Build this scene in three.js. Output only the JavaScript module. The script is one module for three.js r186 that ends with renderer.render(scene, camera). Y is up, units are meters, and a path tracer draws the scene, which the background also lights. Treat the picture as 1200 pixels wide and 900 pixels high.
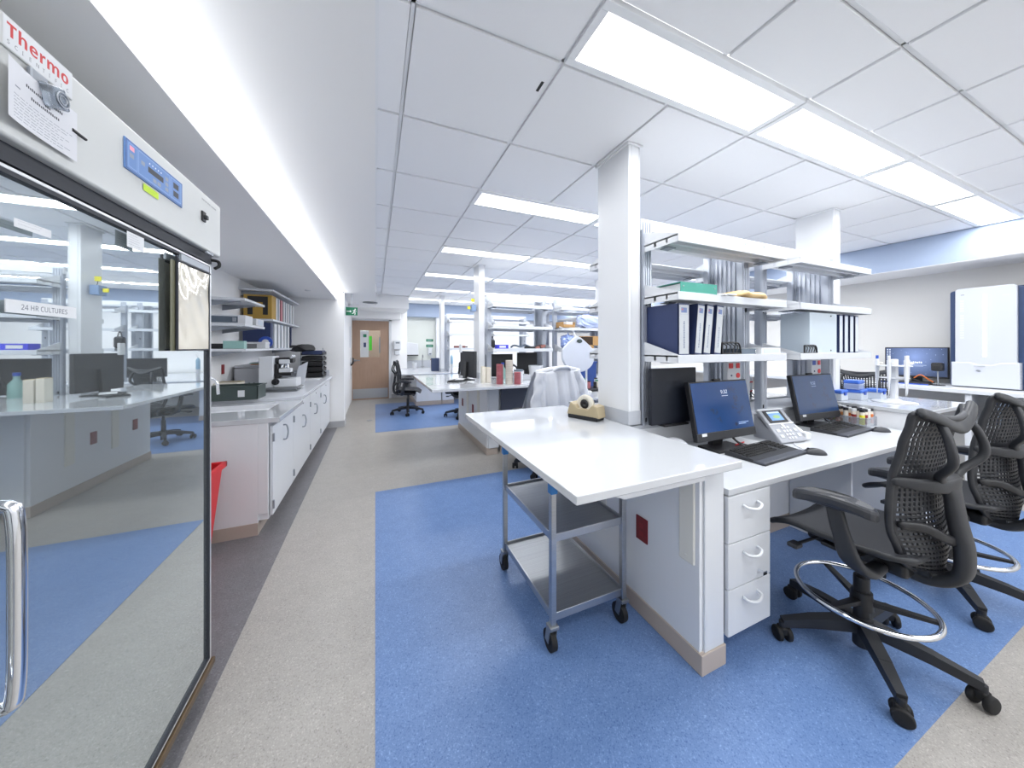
import * as THREE from 'three';
import { RoundedBoxGeometry } from 'three/addons/geometries/RoundedBoxGeometry.js';
import { mergeGeometries } from 'three/addons/utils/BufferGeometryUtils.js';
import { RectAreaLightUniformsLib } from 'three/addons/lights/RectAreaLightUniformsLib.js';

// ---------------------------------------------------------------- camera, light, exposure
RectAreaLightUniformsLib.init();
const scene = new THREE.Scene();
const renderer = new THREE.WebGLRenderer({ antialias: true });
renderer.toneMapping = THREE.LinearToneMapping;
renderer.toneMappingExposure = 2.08;
renderer.shadowMap.enabled = true;
const camera = new THREE.PerspectiveCamera(2 * Math.atan(450 / 379.3) * 180 / Math.PI, 1200 / 900, 0.05, 40);
camera.position.set(0, 1.38, 0);
camera.rotation.y = -0.3997;                                   // looks down the aisle and a little towards the benches
camera.setViewOffset(1200, 900, 0, 44, 1200, 900);             // shifted lens: horizon above the middle, verticals upright
scene.add(camera);
scene.background = new THREE.Color(0x000000);
const PANEL_LIGHT = 8.3, COVE_LIGHT = 2.4;                     // radiance of the ceiling panels and of the aisle cove
const LAMP_COLOR = new THREE.Color(0.978, 0.992, 1.0);

// ---------------------------------------------------------------- helpers
let seed = 7;
const rnd = () => { seed = (seed * 1664525 + 1013904223) >>> 0; return seed / 4294967296; };
const used = new Map();
const numbered = n => { const k = used.get(n) || 0; used.set(n, k + 1); return k ? `${n}_${String(k).padStart(3, '0')}` : n; };
function thing(name, label, category, at = [0, 0, 0], turn = 0, group) {
  const o = new THREE.Group(); o.name = numbered(name); scene.add(o);
  o.position.set(...at); o.rotation.y = turn; o.userData = { label, category };
  if (group) o.userData.group = group;
  return o;
}
function M(name, geo, mat, parent, at, rot) {
  const m = new THREE.Mesh(Array.isArray(geo) ? merge(geo) : geo, mat); m.name = name; m.castShadow = m.receiveShadow = true;
  if (at) m.position.set(...at);
  if (rot) m.rotation.set(...rot);
  parent.add(m); return m;
}
function struct(name, label, category) {
  const o = new THREE.Group(); o.name = numbered(name); scene.add(o); o.userData = { label, category, kind: 'structure' }; return o;
}
function copy(o, at, turn, label) {
  const c = o.clone(); c.name = numbered(o.name.replace(/_\d{3}$/, '')); scene.add(c); c.userData = { ...o.userData };
  if (at) c.position.set(...at);
  if (turn !== undefined) c.rotation.set(0, turn, 0);
  if (label) c.userData.label = label;
  return c;
}
function merge(list) {
  const l = list.map(g => { g = g.index ? g.toNonIndexed() : g; for (const k of Object.keys(g.attributes)) if (!['position', 'normal', 'uv'].includes(k)) g.deleteAttribute(k); return g; });
  return l.length === 1 ? l[0] : mergeGeometries(l);
}
// uv in metres from the face direction
function metreUV(g) {
  g = g.index ? g.toNonIndexed() : g;
  const p = g.attributes.position, n = g.attributes.normal, uv = new Float32Array(p.count * 2);
  for (let i = 0; i < p.count; i++) {
    const ax = Math.abs(n.getX(i)), ay = Math.abs(n.getY(i)), az = Math.abs(n.getZ(i));
    let u, v;
    if (ay >= ax && ay >= az) { u = p.getX(i); v = p.getZ(i); } else if (ax >= az) { u = p.getZ(i); v = p.getY(i); } else { u = p.getX(i); v = p.getY(i); }
    uv[2 * i] = u; uv[2 * i + 1] = v;
  }
  g.setAttribute('uv', new THREE.BufferAttribute(uv, 2)); return g;
}
// box between two corners, edges rounded by r
function B(x0, x1, y0, y1, z0, z1, r = 0.003) {
  const w = Math.abs(x1 - x0), h = Math.abs(y1 - y0), d = Math.abs(z1 - z0);
  const rr = Math.min(r, w * .45, h * .45, d * .45);
  const g = rr > 0.0004 ? new RoundedBoxGeometry(w, h, d, 1, rr) : new THREE.BoxGeometry(w, h, d);
  g.translate((x0 + x1) / 2, (y0 + y1) / 2, (z0 + z1) / 2); return g;
}
const plain = (x0, x1, y0, y1, z0, z1) => B(x0, x1, y0, y1, z0, z1, 0);
function cyl(r0, r1, y0, y1, x = 0, z = 0, n = 20) { const g = new THREE.CylinderGeometry(r1, r0, y1 - y0, n); g.translate(x, (y0 + y1) / 2, z); return g; }
const V = (x, y, z) => new THREE.Vector3(x, y, z);
function tube(pts, r, closed = false, seg = 0, rad = 8) {
  const c = new THREE.CatmullRomCurve3(pts.map(p => V(...p)), closed, 'catmullrom', .5);
  return new THREE.TubeGeometry(c, seg || pts.length * 8, r, rad, closed);
}
// straight bar of rectangular or tapered section from a to b (w across, h upright)
function bar(a, b, w0, h0, w1 = w0, h1 = h0) {
  const A = V(...a), Bv = V(...b), d = Bv.clone().sub(A), L = d.length(); d.normalize();
  const g = new THREE.BoxGeometry(1, 1, 1, 1, 1, 1), p = g.attributes.position;
  let up = Math.abs(d.y) > .95 ? V(0, 0, 1) : V(0, 1, 0);
  const s = d.clone().cross(up).normalize(); up = s.clone().cross(d).normalize();
  for (let i = 0; i < p.count; i++) {
    const t = p.getZ(i) + .5, w = w0 + (w1 - w0) * t, h = h0 + (h1 - h0) * t;
    const q = A.clone().addScaledVector(d, t * L).addScaledVector(s, p.getX(i) * w).addScaledVector(up, p.getY(i) * h);
    p.setXYZ(i, q.x, q.y, q.z);
  }
  // faces may be mirrored by the mapping: check the winding against the outside
  const ix = g.index.array;
  const a0 = V().fromBufferAttribute(p, ix[0]), b0 = V().fromBufferAttribute(p, ix[1]), c0 = V().fromBufferAttribute(p, ix[2]);
  const mid = A.clone().add(Bv).multiplyScalar(.5), nn = b0.sub(a0).cross(c0.sub(a0));
  if (nn.dot(a0.sub(mid)) < 0) for (let i = 0; i < ix.length; i += 3) { const t = ix[i]; ix[i] = ix[i + 1]; ix[i + 1] = t; }
  g.computeVertexNormals(); return g;
}
function rod(a, b, r, n = 10, r1 = r) {
  const A = V(...a), Bv = V(...b), L = A.distanceTo(Bv), g = new THREE.CylinderGeometry(r1, r, L, n);
  g.applyQuaternion(new THREE.Quaternion().setFromUnitVectors(V(0, 1, 0), Bv.clone().sub(A).normalize()));
  g.translate((A.x + Bv.x) / 2, (A.y + Bv.y) / 2, (A.z + Bv.z) / 2); return g;
}
// smooth limb through stations [x, y, z, width, depth]; width runs along SIDE, ends rounded off
function limb(st, side = [1, 0, 0], rings = 40, n = 16) {
  const c = new THREE.CatmullRomCurve3(st.map(s => V(s[0], s[1], s[2])), false, 'centripetal'), wd = t => { const f = t * (st.length - 1), i = Math.min(st.length - 2, Math.floor(f)), k = f - i, e = k * k * (3 - 2 * k); return [st[i][3] + (st[i + 1][3] - st[i][3]) * e, st[i][4] + (st[i + 1][4] - st[i][4]) * e]; };
  const pos = [], idx = [], S = V(...side), R = [];
  for (let i = 0; i <= rings; i++) R.push([i / rings, 1]);
  const list = [[0, .02], [0, .55], [0, .86], ...R, [1, .86], [1, .55], [1, .02]];
  list.forEach(([t, k], q) => {
    const p = c.getPoint(t), d = c.getTangent(t); let b = d.clone().cross(S).normalize(); const a = b.clone().cross(d).normalize(); const [w, h] = wd(t);
    const push = k < 1 ? Math.sqrt(1 - k * k) * Math.min(w, h) * .5 * (t ? 1 : -1) : 0;
    for (let j = 0; j < n; j++) { const g = j / n * Math.PI * 2, cc = Math.cos(g), ss = Math.sin(g), e = v => Math.sign(v) * Math.pow(Math.abs(v), .75); const o = p.clone().addScaledVector(d, push).addScaledVector(a, e(cc) * w / 2 * k).addScaledVector(b, e(ss) * h / 2 * k); pos.push(o.x, o.y, o.z); }
    if (q) for (let j = 0; j < n; j++) { const a0 = (q - 1) * n + j, a1 = (q - 1) * n + (j + 1) % n, b0 = q * n + j, b1 = q * n + (j + 1) % n; idx.push(a0, b0, a1, a1, b0, b1); }
  });
  const g = new THREE.BufferGeometry(); g.setAttribute('position', new THREE.Float32BufferAttribute(pos, 3)); g.setIndex(idx); g.computeVertexNormals();
  g.setAttribute('uv', new THREE.Float32BufferAttribute(new Float32Array(pos.length / 3 * 2), 2)); return g;
}
function lathe(pts, n = 24) { return new THREE.LatheGeometry(pts.map(p => new THREE.Vector2(...p)), n); }
function extr(pts, depth, bevel = 0, holes = []) {
  const s = new THREE.Shape(pts.map(p => new THREE.Vector2(...p)));
  for (const h of holes) s.holes.push(new THREE.Path(h.map(p => new THREE.Vector2(...p))));
  return new THREE.ExtrudeGeometry(s, { depth, bevelEnabled: bevel > 0, bevelSize: bevel, bevelThickness: bevel, bevelSegments: 2, steps: 1, curveSegments: 8 });
}
const turnX = (g, a) => g.rotateX(a), turnY = (g, a) => g.rotateY(a), turnZ = (g, a) => g.rotateZ(a);
const mv = (g, x, y, z) => g.translate(x, y, z);

// ---------------------------------------------------------------- textures
function dataTex(n, f, srgb = true) {
  const d = new Uint8Array(n * n * 4);
  for (let y = 0; y < n; y++) for (let x = 0; x < n; x++) { const c = f(x, y), i = (y * n + x) * 4; d[i] = c[0]; d[i + 1] = c[1]; d[i + 2] = c[2]; d[i + 3] = 255; }
  const t = new THREE.DataTexture(d, n, n); t.wrapS = t.wrapT = THREE.RepeatWrapping; t.magFilter = THREE.LinearFilter; t.minFilter = THREE.LinearMipmapLinearFilter; t.generateMipmaps = true;
  if (srgb) t.colorSpace = THREE.SRGBColorSpace;
  t.needsUpdate = true; return t;
}
// tileable value noise
function noiseGrid(n, cells) {
  const g = Array.from({ length: cells * cells }, rnd), out = new Float32Array(n * n);
  for (let y = 0; y < n; y++) for (let x = 0; x < n; x++) {
    const fx = x / n * cells, fy = y / n * cells, x0 = Math.floor(fx), y0 = Math.floor(fy), tx = fx - x0, ty = fy - y0;
    const s = t => t * t * (3 - 2 * t), G = (a, b) => g[((b + cells) % cells) * cells + (a + cells) % cells];
    const a = G(x0, y0) + (G(x0 + 1, y0) - G(x0, y0)) * s(tx), b = G(x0, y0 + 1) + (G(x0 + 1, y0 + 1) - G(x0, y0 + 1)) * s(tx);
    out[y * n + x] = a + (b - a) * s(ty);
  }
  return out;
}
const SPN = 768;
const n1 = noiseGrid(SPN, 256), n2 = noiseGrid(SPN, 120), n3 = noiseGrid(SPN, 12);
function speckle(base, dark, light, amt) {
  return dataTex(SPN, (x, y) => {
    const i = y * SPN + x, f = n1[i] * .6 + n2[i] * .4, c = (n3[i] - .5) * 5;
    let t = f < .36 ? (.36 - f) * -4 : f > .64 ? (f - .64) * 4 : 0; t = Math.max(-1, Math.min(1, t)) * amt;
    return base.map((b, k) => Math.max(0, Math.min(255, b + c + (t < 0 ? -t * (dark[k] - b) : t * (light[k] - b)))));
  });
}
const texGrey = speckle([166, 162, 157], [130, 127, 123], [198, 194, 189], .9);
const texBlue = speckle([105, 134, 182], [68, 98, 150], [143, 171, 213], .95);
const texDark = speckle([114, 113, 117], [84, 83, 89], [146, 145, 149], .9);
for (const t of [texGrey, texBlue, texDark]) t.repeat.set(1.7, 1.7);
const brushed = (() => { const l = Array.from({ length: 512 }, () => rnd()); return dataTex(512, (x, y) => { const v = 222 + 16 * (l[y] - .5) + 8 * (rnd() - .5); return [v, v, v]; }); })();
const softMottle = (() => { const a = noiseGrid(512, 9), b = noiseGrid(512, 40); return dataTex(512, (x, y) => { const v = 150 + 60 * (a[y * 512 + x] - .5) + 30 * (b[y * 512 + x] - .5); return [v, v, v]; }, false); })();
const fineBump = (() => { const a = noiseGrid(512, 256), b = noiseGrid(512, 64); return dataTex(512, (x, y) => { const v = 128 + 90 * (a[y * 512 + x] - .5) + 50 * (b[y * 512 + x] - .5); return [v, v, v]; }, false); })();
const woodTex = (() => { const a = noiseGrid(512, 48), b = noiseGrid(512, 6); return dataTex(512, (x, y) => { const g = a[((y >> 3) % 512) * 512 + x] - .5, h = b[y * 512 + x] - .5; const v = 20 * g + 14 * h; return [168 + v * .3, 139 + v * .3, 119 + v * .3]; }); })();
function canvasTex(w, h, draw) {
  const c = document.createElement('canvas'); c.width = w; c.height = h; const x = c.getContext('2d'); draw(x, w, h);
  const t = new THREE.CanvasTexture(c); t.colorSpace = THREE.SRGBColorSpace; t.anisotropy = 8; return t;
}

// ---------------------------------------------------------------- materials
const mat = (c, rough = .5, metal = 0, more = {}) => new THREE.MeshPhysicalMaterial({ color: c, roughness: rough, metalness: metal, ...more });
const m = {
  floorGrey: mat(0xffffff, .34, 0, { map: texGrey, bumpMap: fineBump, bumpScale: .0003 }),
  floorBlue: mat(0xffffff, .36, 0, { map: texBlue, bumpMap: fineBump, bumpScale: .0003 }),
  floorDark: mat(0xffffff, .4, 0, { map: texDark, bumpMap: fineBump, bumpScale: .0003 }),
  wall: mat(0xf5f5f6, .75), wallGrey: mat(0xdcdbd9, .75), wallSage: mat(0xd9ddd8, .75), ceilPaint: mat(0xf6f6f7, .8), bandBlue: mat(0xa8b7d0, .7),
  tile: mat(0xf6f7fa, .85, 0, { bumpMap: fineBump, bumpScale: .0004 }), tbar: mat(0xf2f4f7, .5), gap: mat(0x8a8f99, .9),
  white: mat(0xd9dce1, .32), whiteGloss: mat(0xcbced3, .1, 0, { clearcoat: .5, clearcoatRoughness: .05 }), whiteMatte: mat(0xdadce0, .6), offWhite: mat(0xe6e4dc, .5), cream: mat(0xe2ddcf, .55),
  panelWhite: mat(0xe4e6ea, .38), topGreyEdge: mat(0xd3d6db, .35), shelfGrey: mat(0xcfd3da, .35),
  kick: mat(0xb7aaa0, .5), kickGrey: mat(0xb5b6ba, .5), bandGrey: mat(0xb9bdc5, .45),
  black: mat(0x1c1d21, .45), blackSoft: mat(0x25262b, .6), charcoal: mat(0x26282d, .5), graphite: mat(0x2f3137, .4), rubber: mat(0x161618, .7), fabricDark: mat(0x303238, .85, 0, { bumpMap: fineBump, bumpScale: .0006 }),
  navyBlack: mat(0x0e1522, .5), navy: mat(0x2c3a63, .5), navyBody: mat(0x2b3f63, .4), darkPanel: mat(0x585d6b, .55), slate: mat(0x5d6a78, .55),
  steel: mat(0xc9ccd1, .28, 1, { map: brushed }), steelDull: mat(0xb9bcc0, .42, 1, { map: brushed }), chrome: mat(0xe2e5ea, .08, 1), alu: mat(0xc3c8d1, .38, .75), aluDark: mat(0x7d838e, .45, .6), greyMetal: mat(0x9ba0a8, .4, .6),
  red: mat(0xd8242c, .4), redDark: mat(0x8e2026, .45), redPlate: mat(0x7c1c22, .45), blueClip: mat(0x2f7fc4, .4), blue: mat(0x2f55b8, .4), blueLid: mat(0x4a78d8, .3), yellow: mat(0xe6dd2e, .5), green: mat(0x3f9b8b, .5), greenSign: mat(0x1d7a57, .5), greenDark: mat(0x3d4a48, .35), pink: mat(0xc07a80, .5), tan: mat(0xb0a182, .5), card: mat(0xb08a5a, .75), manila: mat(0xe0c08c, .7), gold: mat(0xb08d3e, .6), orange: mat(0xe27a35, .5), amber: mat(0xd99a5b, .3),
  paper: mat(0xd8dadd, .7), paperBlue: mat(0xc9d1dc, .7), cloth: mat(0xdcdee3, .9), clearBlue: mat(0xcfdcf6, .15, 0, { transmission: .6, thickness: 0, ior: 1.3 }), plasticGrey: mat(0xc9ccd3, .4), phoneGrey: mat(0x9b9ea6, .35), fridge: mat(0xcacccb, .32), fridgeEdge: mat(0xd4d6d8, .3, .5), gasket: mat(0x2b2e36, .6), bronze: mat(0x6b5a45, .4, .6), lime: mat(0xc3e23a, .6), panelBlue: mat(0x5f86c0, .35),
  navyBin: mat(0x28468a, .45), analyser: mat(0xc6cad3, .35), wood: mat(0xffffff, .45, 0, { map: woodTex }), teal: mat(0x8fb6b0, .4), petri: mat(0xb5636b, .3), agar: mat(0xe9e2d6, .25),
};
const glassClear = mat(0xf4fafa, .02, 0, { transmission: 1, thickness: 0, ior: 1.5 });
const glassDoor = mat(0xd7dfe1, .015, .9, { transmission: 1, thickness: 0, ior: 1.5 });
const glow = (c, k) => new THREE.MeshStandardMaterial({ color: 0xffffff, emissive: c, emissiveIntensity: k, roughness: .6 });
const diffuserMat = glow(LAMP_COLOR, .9);

function decal(name, tex, w, h, parent, at, rot, rough = .6, extra = {}) {
  return M(name, new THREE.PlaneGeometry(w, h), mat(0xffffff, rough, 0, { map: tex, ...extra }), parent, at, rot);
}
function linesTex(w, h, title, n, seedN, opt = {}) {           // a printed sheet: title and lines of unreadable small print
  return canvasTex(w, h, (x) => {
    x.fillStyle = opt.bg || '#dcdee1'; x.fillRect(0, 0, w, h); x.fillStyle = opt.ink || '#555a66';
    let s = seedN; const r = () => (s = (s * 16807) % 2147483647) / 2147483647;
    for (let i = 0; i < n; i++) { const y = h * (.16 + .76 * i / n); let px = w * .1; while (px < w * (.55 + .35 * r())) { const l = w * (.02 + .06 * r()); x.fillRect(px, y, l, Math.max(1, h * .012)); px += l + w * .02; } }
  });
}

// ================================================================ THE SETTING
const CEIL = 2.583, XL = -1.48, XR = 6.2, ZN = 2.4, ZB = -9.65, ZD = -9.25;
{ // floor with its inlaid fields
  const f = struct('floor', 'pale grey speckled vinyl floor with blue and dark grey inlaid fields', 'floor');
  M('vinyl_sheet', metreUV(plain(XL - .1, XR + .1, -.12, 0, ZB - .1, ZN + .1)), m.floorGrey, f);
  const b1 = M('blue_field', metreUV(plain(0, 5.0, 0, .0015, -3.33, -.49)), m.floorBlue, f); b1.userData.label = 'blue speckled vinyl field round the bench island';
  M('blue_field', metreUV(plain(0, 5.0, 0, .0015, -8.38, -5.62)), m.floorBlue, f);
  M('dark_grey_strip', metreUV(plain(XL, -.595, 0, .0015, -6.22, ZN)), m.floorDark, f);
  M('floor_drain_cover', cyl(.05, .05, 0, .003, -.1, -6.6, 18), m.greyMetal, f);
}
{ // walls
  const wl = struct('wall_left', 'white painted wall behind the long counter', 'wall');
  M('plaster', plain(XL - .1, XL, 0, CEIL, ZB, ZN), m.wall, wl);
  const ws = struct('wall_end', 'white stub wall closing the counter niche', 'wall'), wc = struct('wall_aisle', 'white wall of the passage to the brown door', 'wall');
  M('stub_wall', B(XL, -.49, 0, 2.3, -6.46, -6.24, .004), m.wall, ws);
  M('corridor_wall', plain(-.62, -.55, 0, CEIL, -9.3, -6.44), m.wall, wc);
  M('stub_base', B(-.76, -.482, 0, .11, -6.468, -6.232, .004), m.kickGrey, ws);
  const wb = struct('wall_back', 'white end wall with pale blue band near the ceiling', 'wall');
  M('plaster', plain(.78, XR, 0, CEIL, ZB - .1, ZB), m.wall, wb);
  M('plaster', plain(.34, .8, 0, CEIL, ZB, ZD), m.wall, wb);
  M('plaster', plain(-.62, .36, 2.06, CEIL, ZB, ZD), m.wall, wb);
  M('plaster', plain(-.7, -.56, 0, CEIL, ZB, ZD), m.wall, wb);
  M('blue_band', plain(.8, XR, 2.22, CEIL, ZB, ZB + .25), m.bandBlue, wb);
  M('niche_panel', plain(.8, 1.62, .75, 2.22, ZB, ZB + .02), m.wallSage, wb);
  M('end_cabinet_panel', B(1.62, 1.98, .9, 2.22, ZB, ZB + .2, .004), m.whiteMatte, wb);
  M('base', B(.36, .8, 0, .1, ZD, ZD + .008), m.kickGrey, wb);
  const wr = struct('wall_right', 'grey side wall under a pale blue bulkhead', 'wall');
  M('plaster', plain(XR, XR + .1, 0, CEIL, ZB, ZN), m.wallGrey, wr);
  M('bulkhead', plain(5.57, XR, 2.263, CEIL, ZB, ZN), m.bandBlue, wr);
  M('bulkhead_soffit', plain(5.575, XR, 2.255, 2.263, ZB, ZN), m.ceilPaint, wr);
  const wf = struct('wall_front', 'white wall behind the viewpoint', 'wall');
  M('plaster', plain(XL - .1, XR + .1, 0, CEIL, ZN, ZN + .1), m.wall, wf);
}
{ // dropped ceilings over the aisle and at the door
  const t = struct('trim_1', 'white plaster soffit over the aisle with a recessed light slot', 'soffit');
  M('low_soffit', plain(XL, -.606, 2.176, 2.4, -6.24, ZN), m.ceilPaint, t);
  M('slot_top', plain(-.606, -.48, 2.345, 2.42, -6.24, ZN), m.ceilPaint, t);
  M('high_soffit', plain(-.49, 0, 2.295, 2.5, -6.24, ZN), m.ceilPaint, t);
  M('soffit_side', plain(-.06, 0, 2.45, CEIL + .02, -9.3, ZN), m.ceilPaint, t);
  M('sprinkler_plate', mv(lathe([[0, -.008], [.035, -.008], [.04, 0]], 18), -.88, 2.176, -5.35), m.whiteMatte, t);
  const e = struct('trim_2', 'white stepped bulkhead over the brown door', 'bulkhead');
  M('entry_ceiling', plain(-.62, .02, 2.33, 2.5, -9.3, -6.24), m.ceilPaint, e);
  M('entry_box', B(-.56, .74, 2.275, CEIL, -9.3, -8.08, .01), m.wall, e);
  M('header', B(-.56, .62, 2.09, 2.3, -9.3, -8.95, .02), m.wall, e);
  const v = thing('ceiling_vent', 'round metal air diffuser in the low ceiling before the brown door', 'vent', [-.1, 2.33, -7.6]);
  M('outer_ring', lathe([[.09, 0], [.15, -.004], [.15, -.012], [.1, -.02], [.09, -.004]], 24), m.greyMetal, v);
  M('inner_cone', lathe([[0, -.03], [.05, -.026], [.075, -.006], [.06, 0]], 24), m.aluDark, v);
}
// ---- suspended ceiling: tiles, grid, light panels
const GX = []; for (let i = -1; i <= 8; i++) GX.push(.7336 + .6096 * i);
const DZ = .5955, LZ = k => -(1.18 + DZ * (k - 1));
const ROWS = []; for (let r = -2; r <= 5; r++) { const c = -1.04 - 1.4888 * r; ROWS.push([c - .1425, c + .1425, r]); }
{
  const c = struct('ceiling', 'white suspended ceiling of square acoustic tiles', 'ceiling');
  M('slab', plain(XL - .1, XR + .1, CEIL + .1, CEIL + .2, ZB - .1, ZN + .1), m.ceilPaint, c);
  const cache = new Map();
  const tile = (x0, x1, z0, z1) => {
    const w = x1 - x0 - .02, d = z1 - z0 - .02; if (w < .03 || d < .03) return;
    const k = w.toFixed(3) + d.toFixed(3);
    if (!cache.has(k)) cache.set(k, metreUV(new RoundedBoxGeometry(w, .02, d, 1, .003)));
    M('ceiling_tile', cache.get(k), m.tile, c, [(x0 + x1) / 2, CEIL + .01, (z0 + z1) / 2]);
  };
  const xs = [...GX.filter(x => x < 5.55), 5.57], bars = [];
  const full = []; for (let k = -5; k <= 16; k++) full.push(LZ(k)); full.push(ZB + .25); full.push(ZN);
  const clean = a => [...new Set(a.filter(z => z <= ZN && z >= ZB + .25))].sort((p, q) => p - q);
  const fullC = clean(full);
  const split = clean([...full, ...ROWS.flatMap(r => [r[0], r[1]])]).filter((z, i, a) => i === 0 || z - a[i - 1] > .03 || ROWS.some(r => Math.abs(r[0] - z) < 1e-6 || Math.abs(r[1] - z) < 1e-6)).filter((z, i, a) => !(i < a.length - 1 && a[i + 1] - z <= .03 && !ROWS.some(r => Math.abs(r[0] - z) < 1e-6 || Math.abs(r[1] - z) < 1e-6)));
  const cols = [[0, xs[0], fullC], ...xs.slice(0, -1).map((x, i) => [x, xs[i + 1], i === 0 ? fullC : split])];
  for (const [x0, x1, zs] of cols) for (let i = 0; i < zs.length - 1; i++) {
    const z0 = zs[i], z1 = zs[i + 1], mid = (z0 + z1) / 2;
    if (zs === split && ROWS.some(r => mid > r[0] && mid < r[1])) continue;
    tile(x0, x1, z0, z1);
    if (z1 < ZN) bars.push(plain(x0, x1, CEIL + .011, CEIL + .017, z1 - .0075, z1 + .0075));
  }
  for (const x of xs.slice(0, -1)) bars.push(plain(x - .0075, x + .0075, CEIL + .011, CEIL + .017, ZB + .25, ZN));
  bars.push(plain(-.002, .012, CEIL - .001, CEIL + .02, ZB + .25, ZN));
  M('t_bar_grid', bars, m.tbar, c).userData.kind = 'stuff';
  M('black_air_slot', B(.695, .709, CEIL - .001, CEIL + .004, -1.36, -1.3, .001), m.black, c);
}
// ---- ceiling light panels, each with its lamp
const lampAt = (w, d, x, y, z, k) => { const l = new THREE.RectAreaLight(LAMP_COLOR, k, w, d); l.position.set(x, y, z); l.rotation.x = -Math.PI / 2; scene.add(l); return l; };
{
  const rowName = { '-2': 'beside the front wall', '-1': 'before the front wall', 0: 'over the computer desks', 1: 'behind the broad white column', 2: 'over the second island', 3: 'past the second island', 4: 'over the far blue floor', 5: 'beside the brown door' };
  for (const [z0, z1, r] of ROWS) for (let i = 0; i < 4; i++) {
    const x0 = .7336 + i * 1.2192, x1 = Math.min(x0 + 1.2192, 5.565), w = x1 - x0, z = (z0 + z1) / 2;
    const o = thing('ceiling_light', `${['first', 'second', 'third', 'last'][i]} white light panel from the aisle in the row ${rowName[r]}`, 'light', [(x0 + x1) / 2, CEIL, z], 0, 'ceiling light panels');
    const F = .034;
    M('frame', [B(-w / 2 + .004, w / 2 - .004, -.004, .02, -.139, -.139 + F), B(-w / 2 + .004, w / 2 - .004, -.004, .02, .139 - F, .139), B(-w / 2 + .004, -w / 2 + F + .004, -.004, .02, -.139 + F, .139 - F, .001), B(w / 2 - F - .004, w / 2 - .004, -.004, .02, -.139 + F, .139 - F, .001)], m.tbar, o);
    M('diffuser', plain(-w / 2 + F, w / 2 - F, .006, .014, -.139 + F, .139 - F), diffuserMat, o);
    lampAt(w - 2 * F - .01, .278 - 2 * F - .004, (x0 + x1) / 2, CEIL + .003, z, PANEL_LIGHT);
  }
  const cv = thing('cove_light', 'continuous linear slot light recessed in the soffit along the aisle', 'light', [-.548, 2.258, -1.92]);
  const tilt = Math.atan2(.15, .1);                            // the lens leans: its face looks down and across the aisle
  M('diffuser', turnZ(plain(-.088, .088, 0, .008, -4.3, 4.3), tilt), diffuserMat, cv);
  M('housing', turnZ(plain(-.088, .088, .009, .02, -4.3, 4.3), tilt), m.whiteMatte, cv);
  const l = new THREE.RectAreaLight(LAMP_COLOR, COVE_LIGHT, .17, 8.58); l.position.set(-.548 + .004 * Math.sin(tilt), 2.258 - .004 * Math.cos(tilt), -1.92);
  l.rotation.order = 'ZXY'; l.rotation.set(-Math.PI / 2, 0, tilt); scene.add(l);
}
{ // the brown door
  const d = struct('door_1', 'brown wooden door with a glass window and steel kick plate', 'door');
  M('door_leaf', metreUV(extr([[-.56, 0], [.34, 0], [.34, 2.05], [-.56, 2.05]], .045, 0, [[[-.36, 1.1], [.12, 1.1], [.12, 1.8], [-.36, 1.8]]])), m.wood, d, [0, 0, ZD - .03]);
  M('door_pane', plain(-.36, .12, 1.1, 1.8, ZD - .012, ZD - .008), glassClear, d);
  M('kick_plate', B(-.53, .31, .03, .28, ZD + .016, ZD + .02, .001), m.steel, d);
  const h = M('door_handle', [rod([-.47, 1.02, ZD + .02], [-.47, 1.02, ZD + .07], .016), rod([-.475, 1.02, ZD + .065], [-.36, 1.02, ZD + .065], .011), mv(turnX(cyl(.03, .03, 0, .008, 0, 0), Math.PI / 2), -.47, 1.02, ZD + .02)], m.steelDull, d);
  M('frame', [B(-.62, -.555, 0, 2.12, ZD - .05, ZD + .04), B(.335, .4, 0, 2.12, ZD - .05, ZD + .04), B(-.62, .4, 2.05, 2.12, ZD - .05, ZD + .04)], m.white, d);
  // the lit corridor seen through the pane
  const k = struct('wall_corridor', 'white corridor beyond the window of the brown door', 'corridor');
  M('side', plain(-.75, -.65, 0, 2.6, -12, ZD - .1), m.wall, k); M('side', plain(.9, 1.0, 0, 2.6, -12, ZB - .1), m.wall, k);
  M('end', plain(-.75, 1.0, 0, 2.6, -12.1, -12), m.wallGrey, k); M('cover', plain(-.75, 1.0, 2.6, 2.7, -12.1, ZD - .1), m.ceilPaint, k); M('ground', plain(-.75, 1.0, -.1, 0, -12.1, ZD - .1), m.floorGrey, k);
  M('far_leaf', B(-.2, .62, 0, 2.05, -11.99, -11.95), m.wood, k); M('far_pane', plain(.12, .45, 1.15, 1.7, -11.945, -11.94), m.slate, k);
  lampAt(.6, 1.5, .2, 2.55, -10.9, 4);
  const p = thing('notice_sheet', 'white notice taped inside the door window', 'paper', [-.26, 1.42, ZD - .004]);
  M('sheet', plain(-.09, .09, -.36, .36, 0, .002), m.paper, p);
  M('green_print', plain(-.03, .05, .2, .28, .002, .0025), m.greenSign, p); M('figure_print', plain(-.02, .04, -.06, .06, .002, .0025), m.navy, p);
  const g = thing('green_sheet', 'bright green paper strip hanging in the door window', 'paper', [-.115, 1.45, ZD - .004]);
  M('sheet', plain(-.035, .035, -.17, .2, 0, .002), mat(0x55d93a, .6), g);
}
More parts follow.
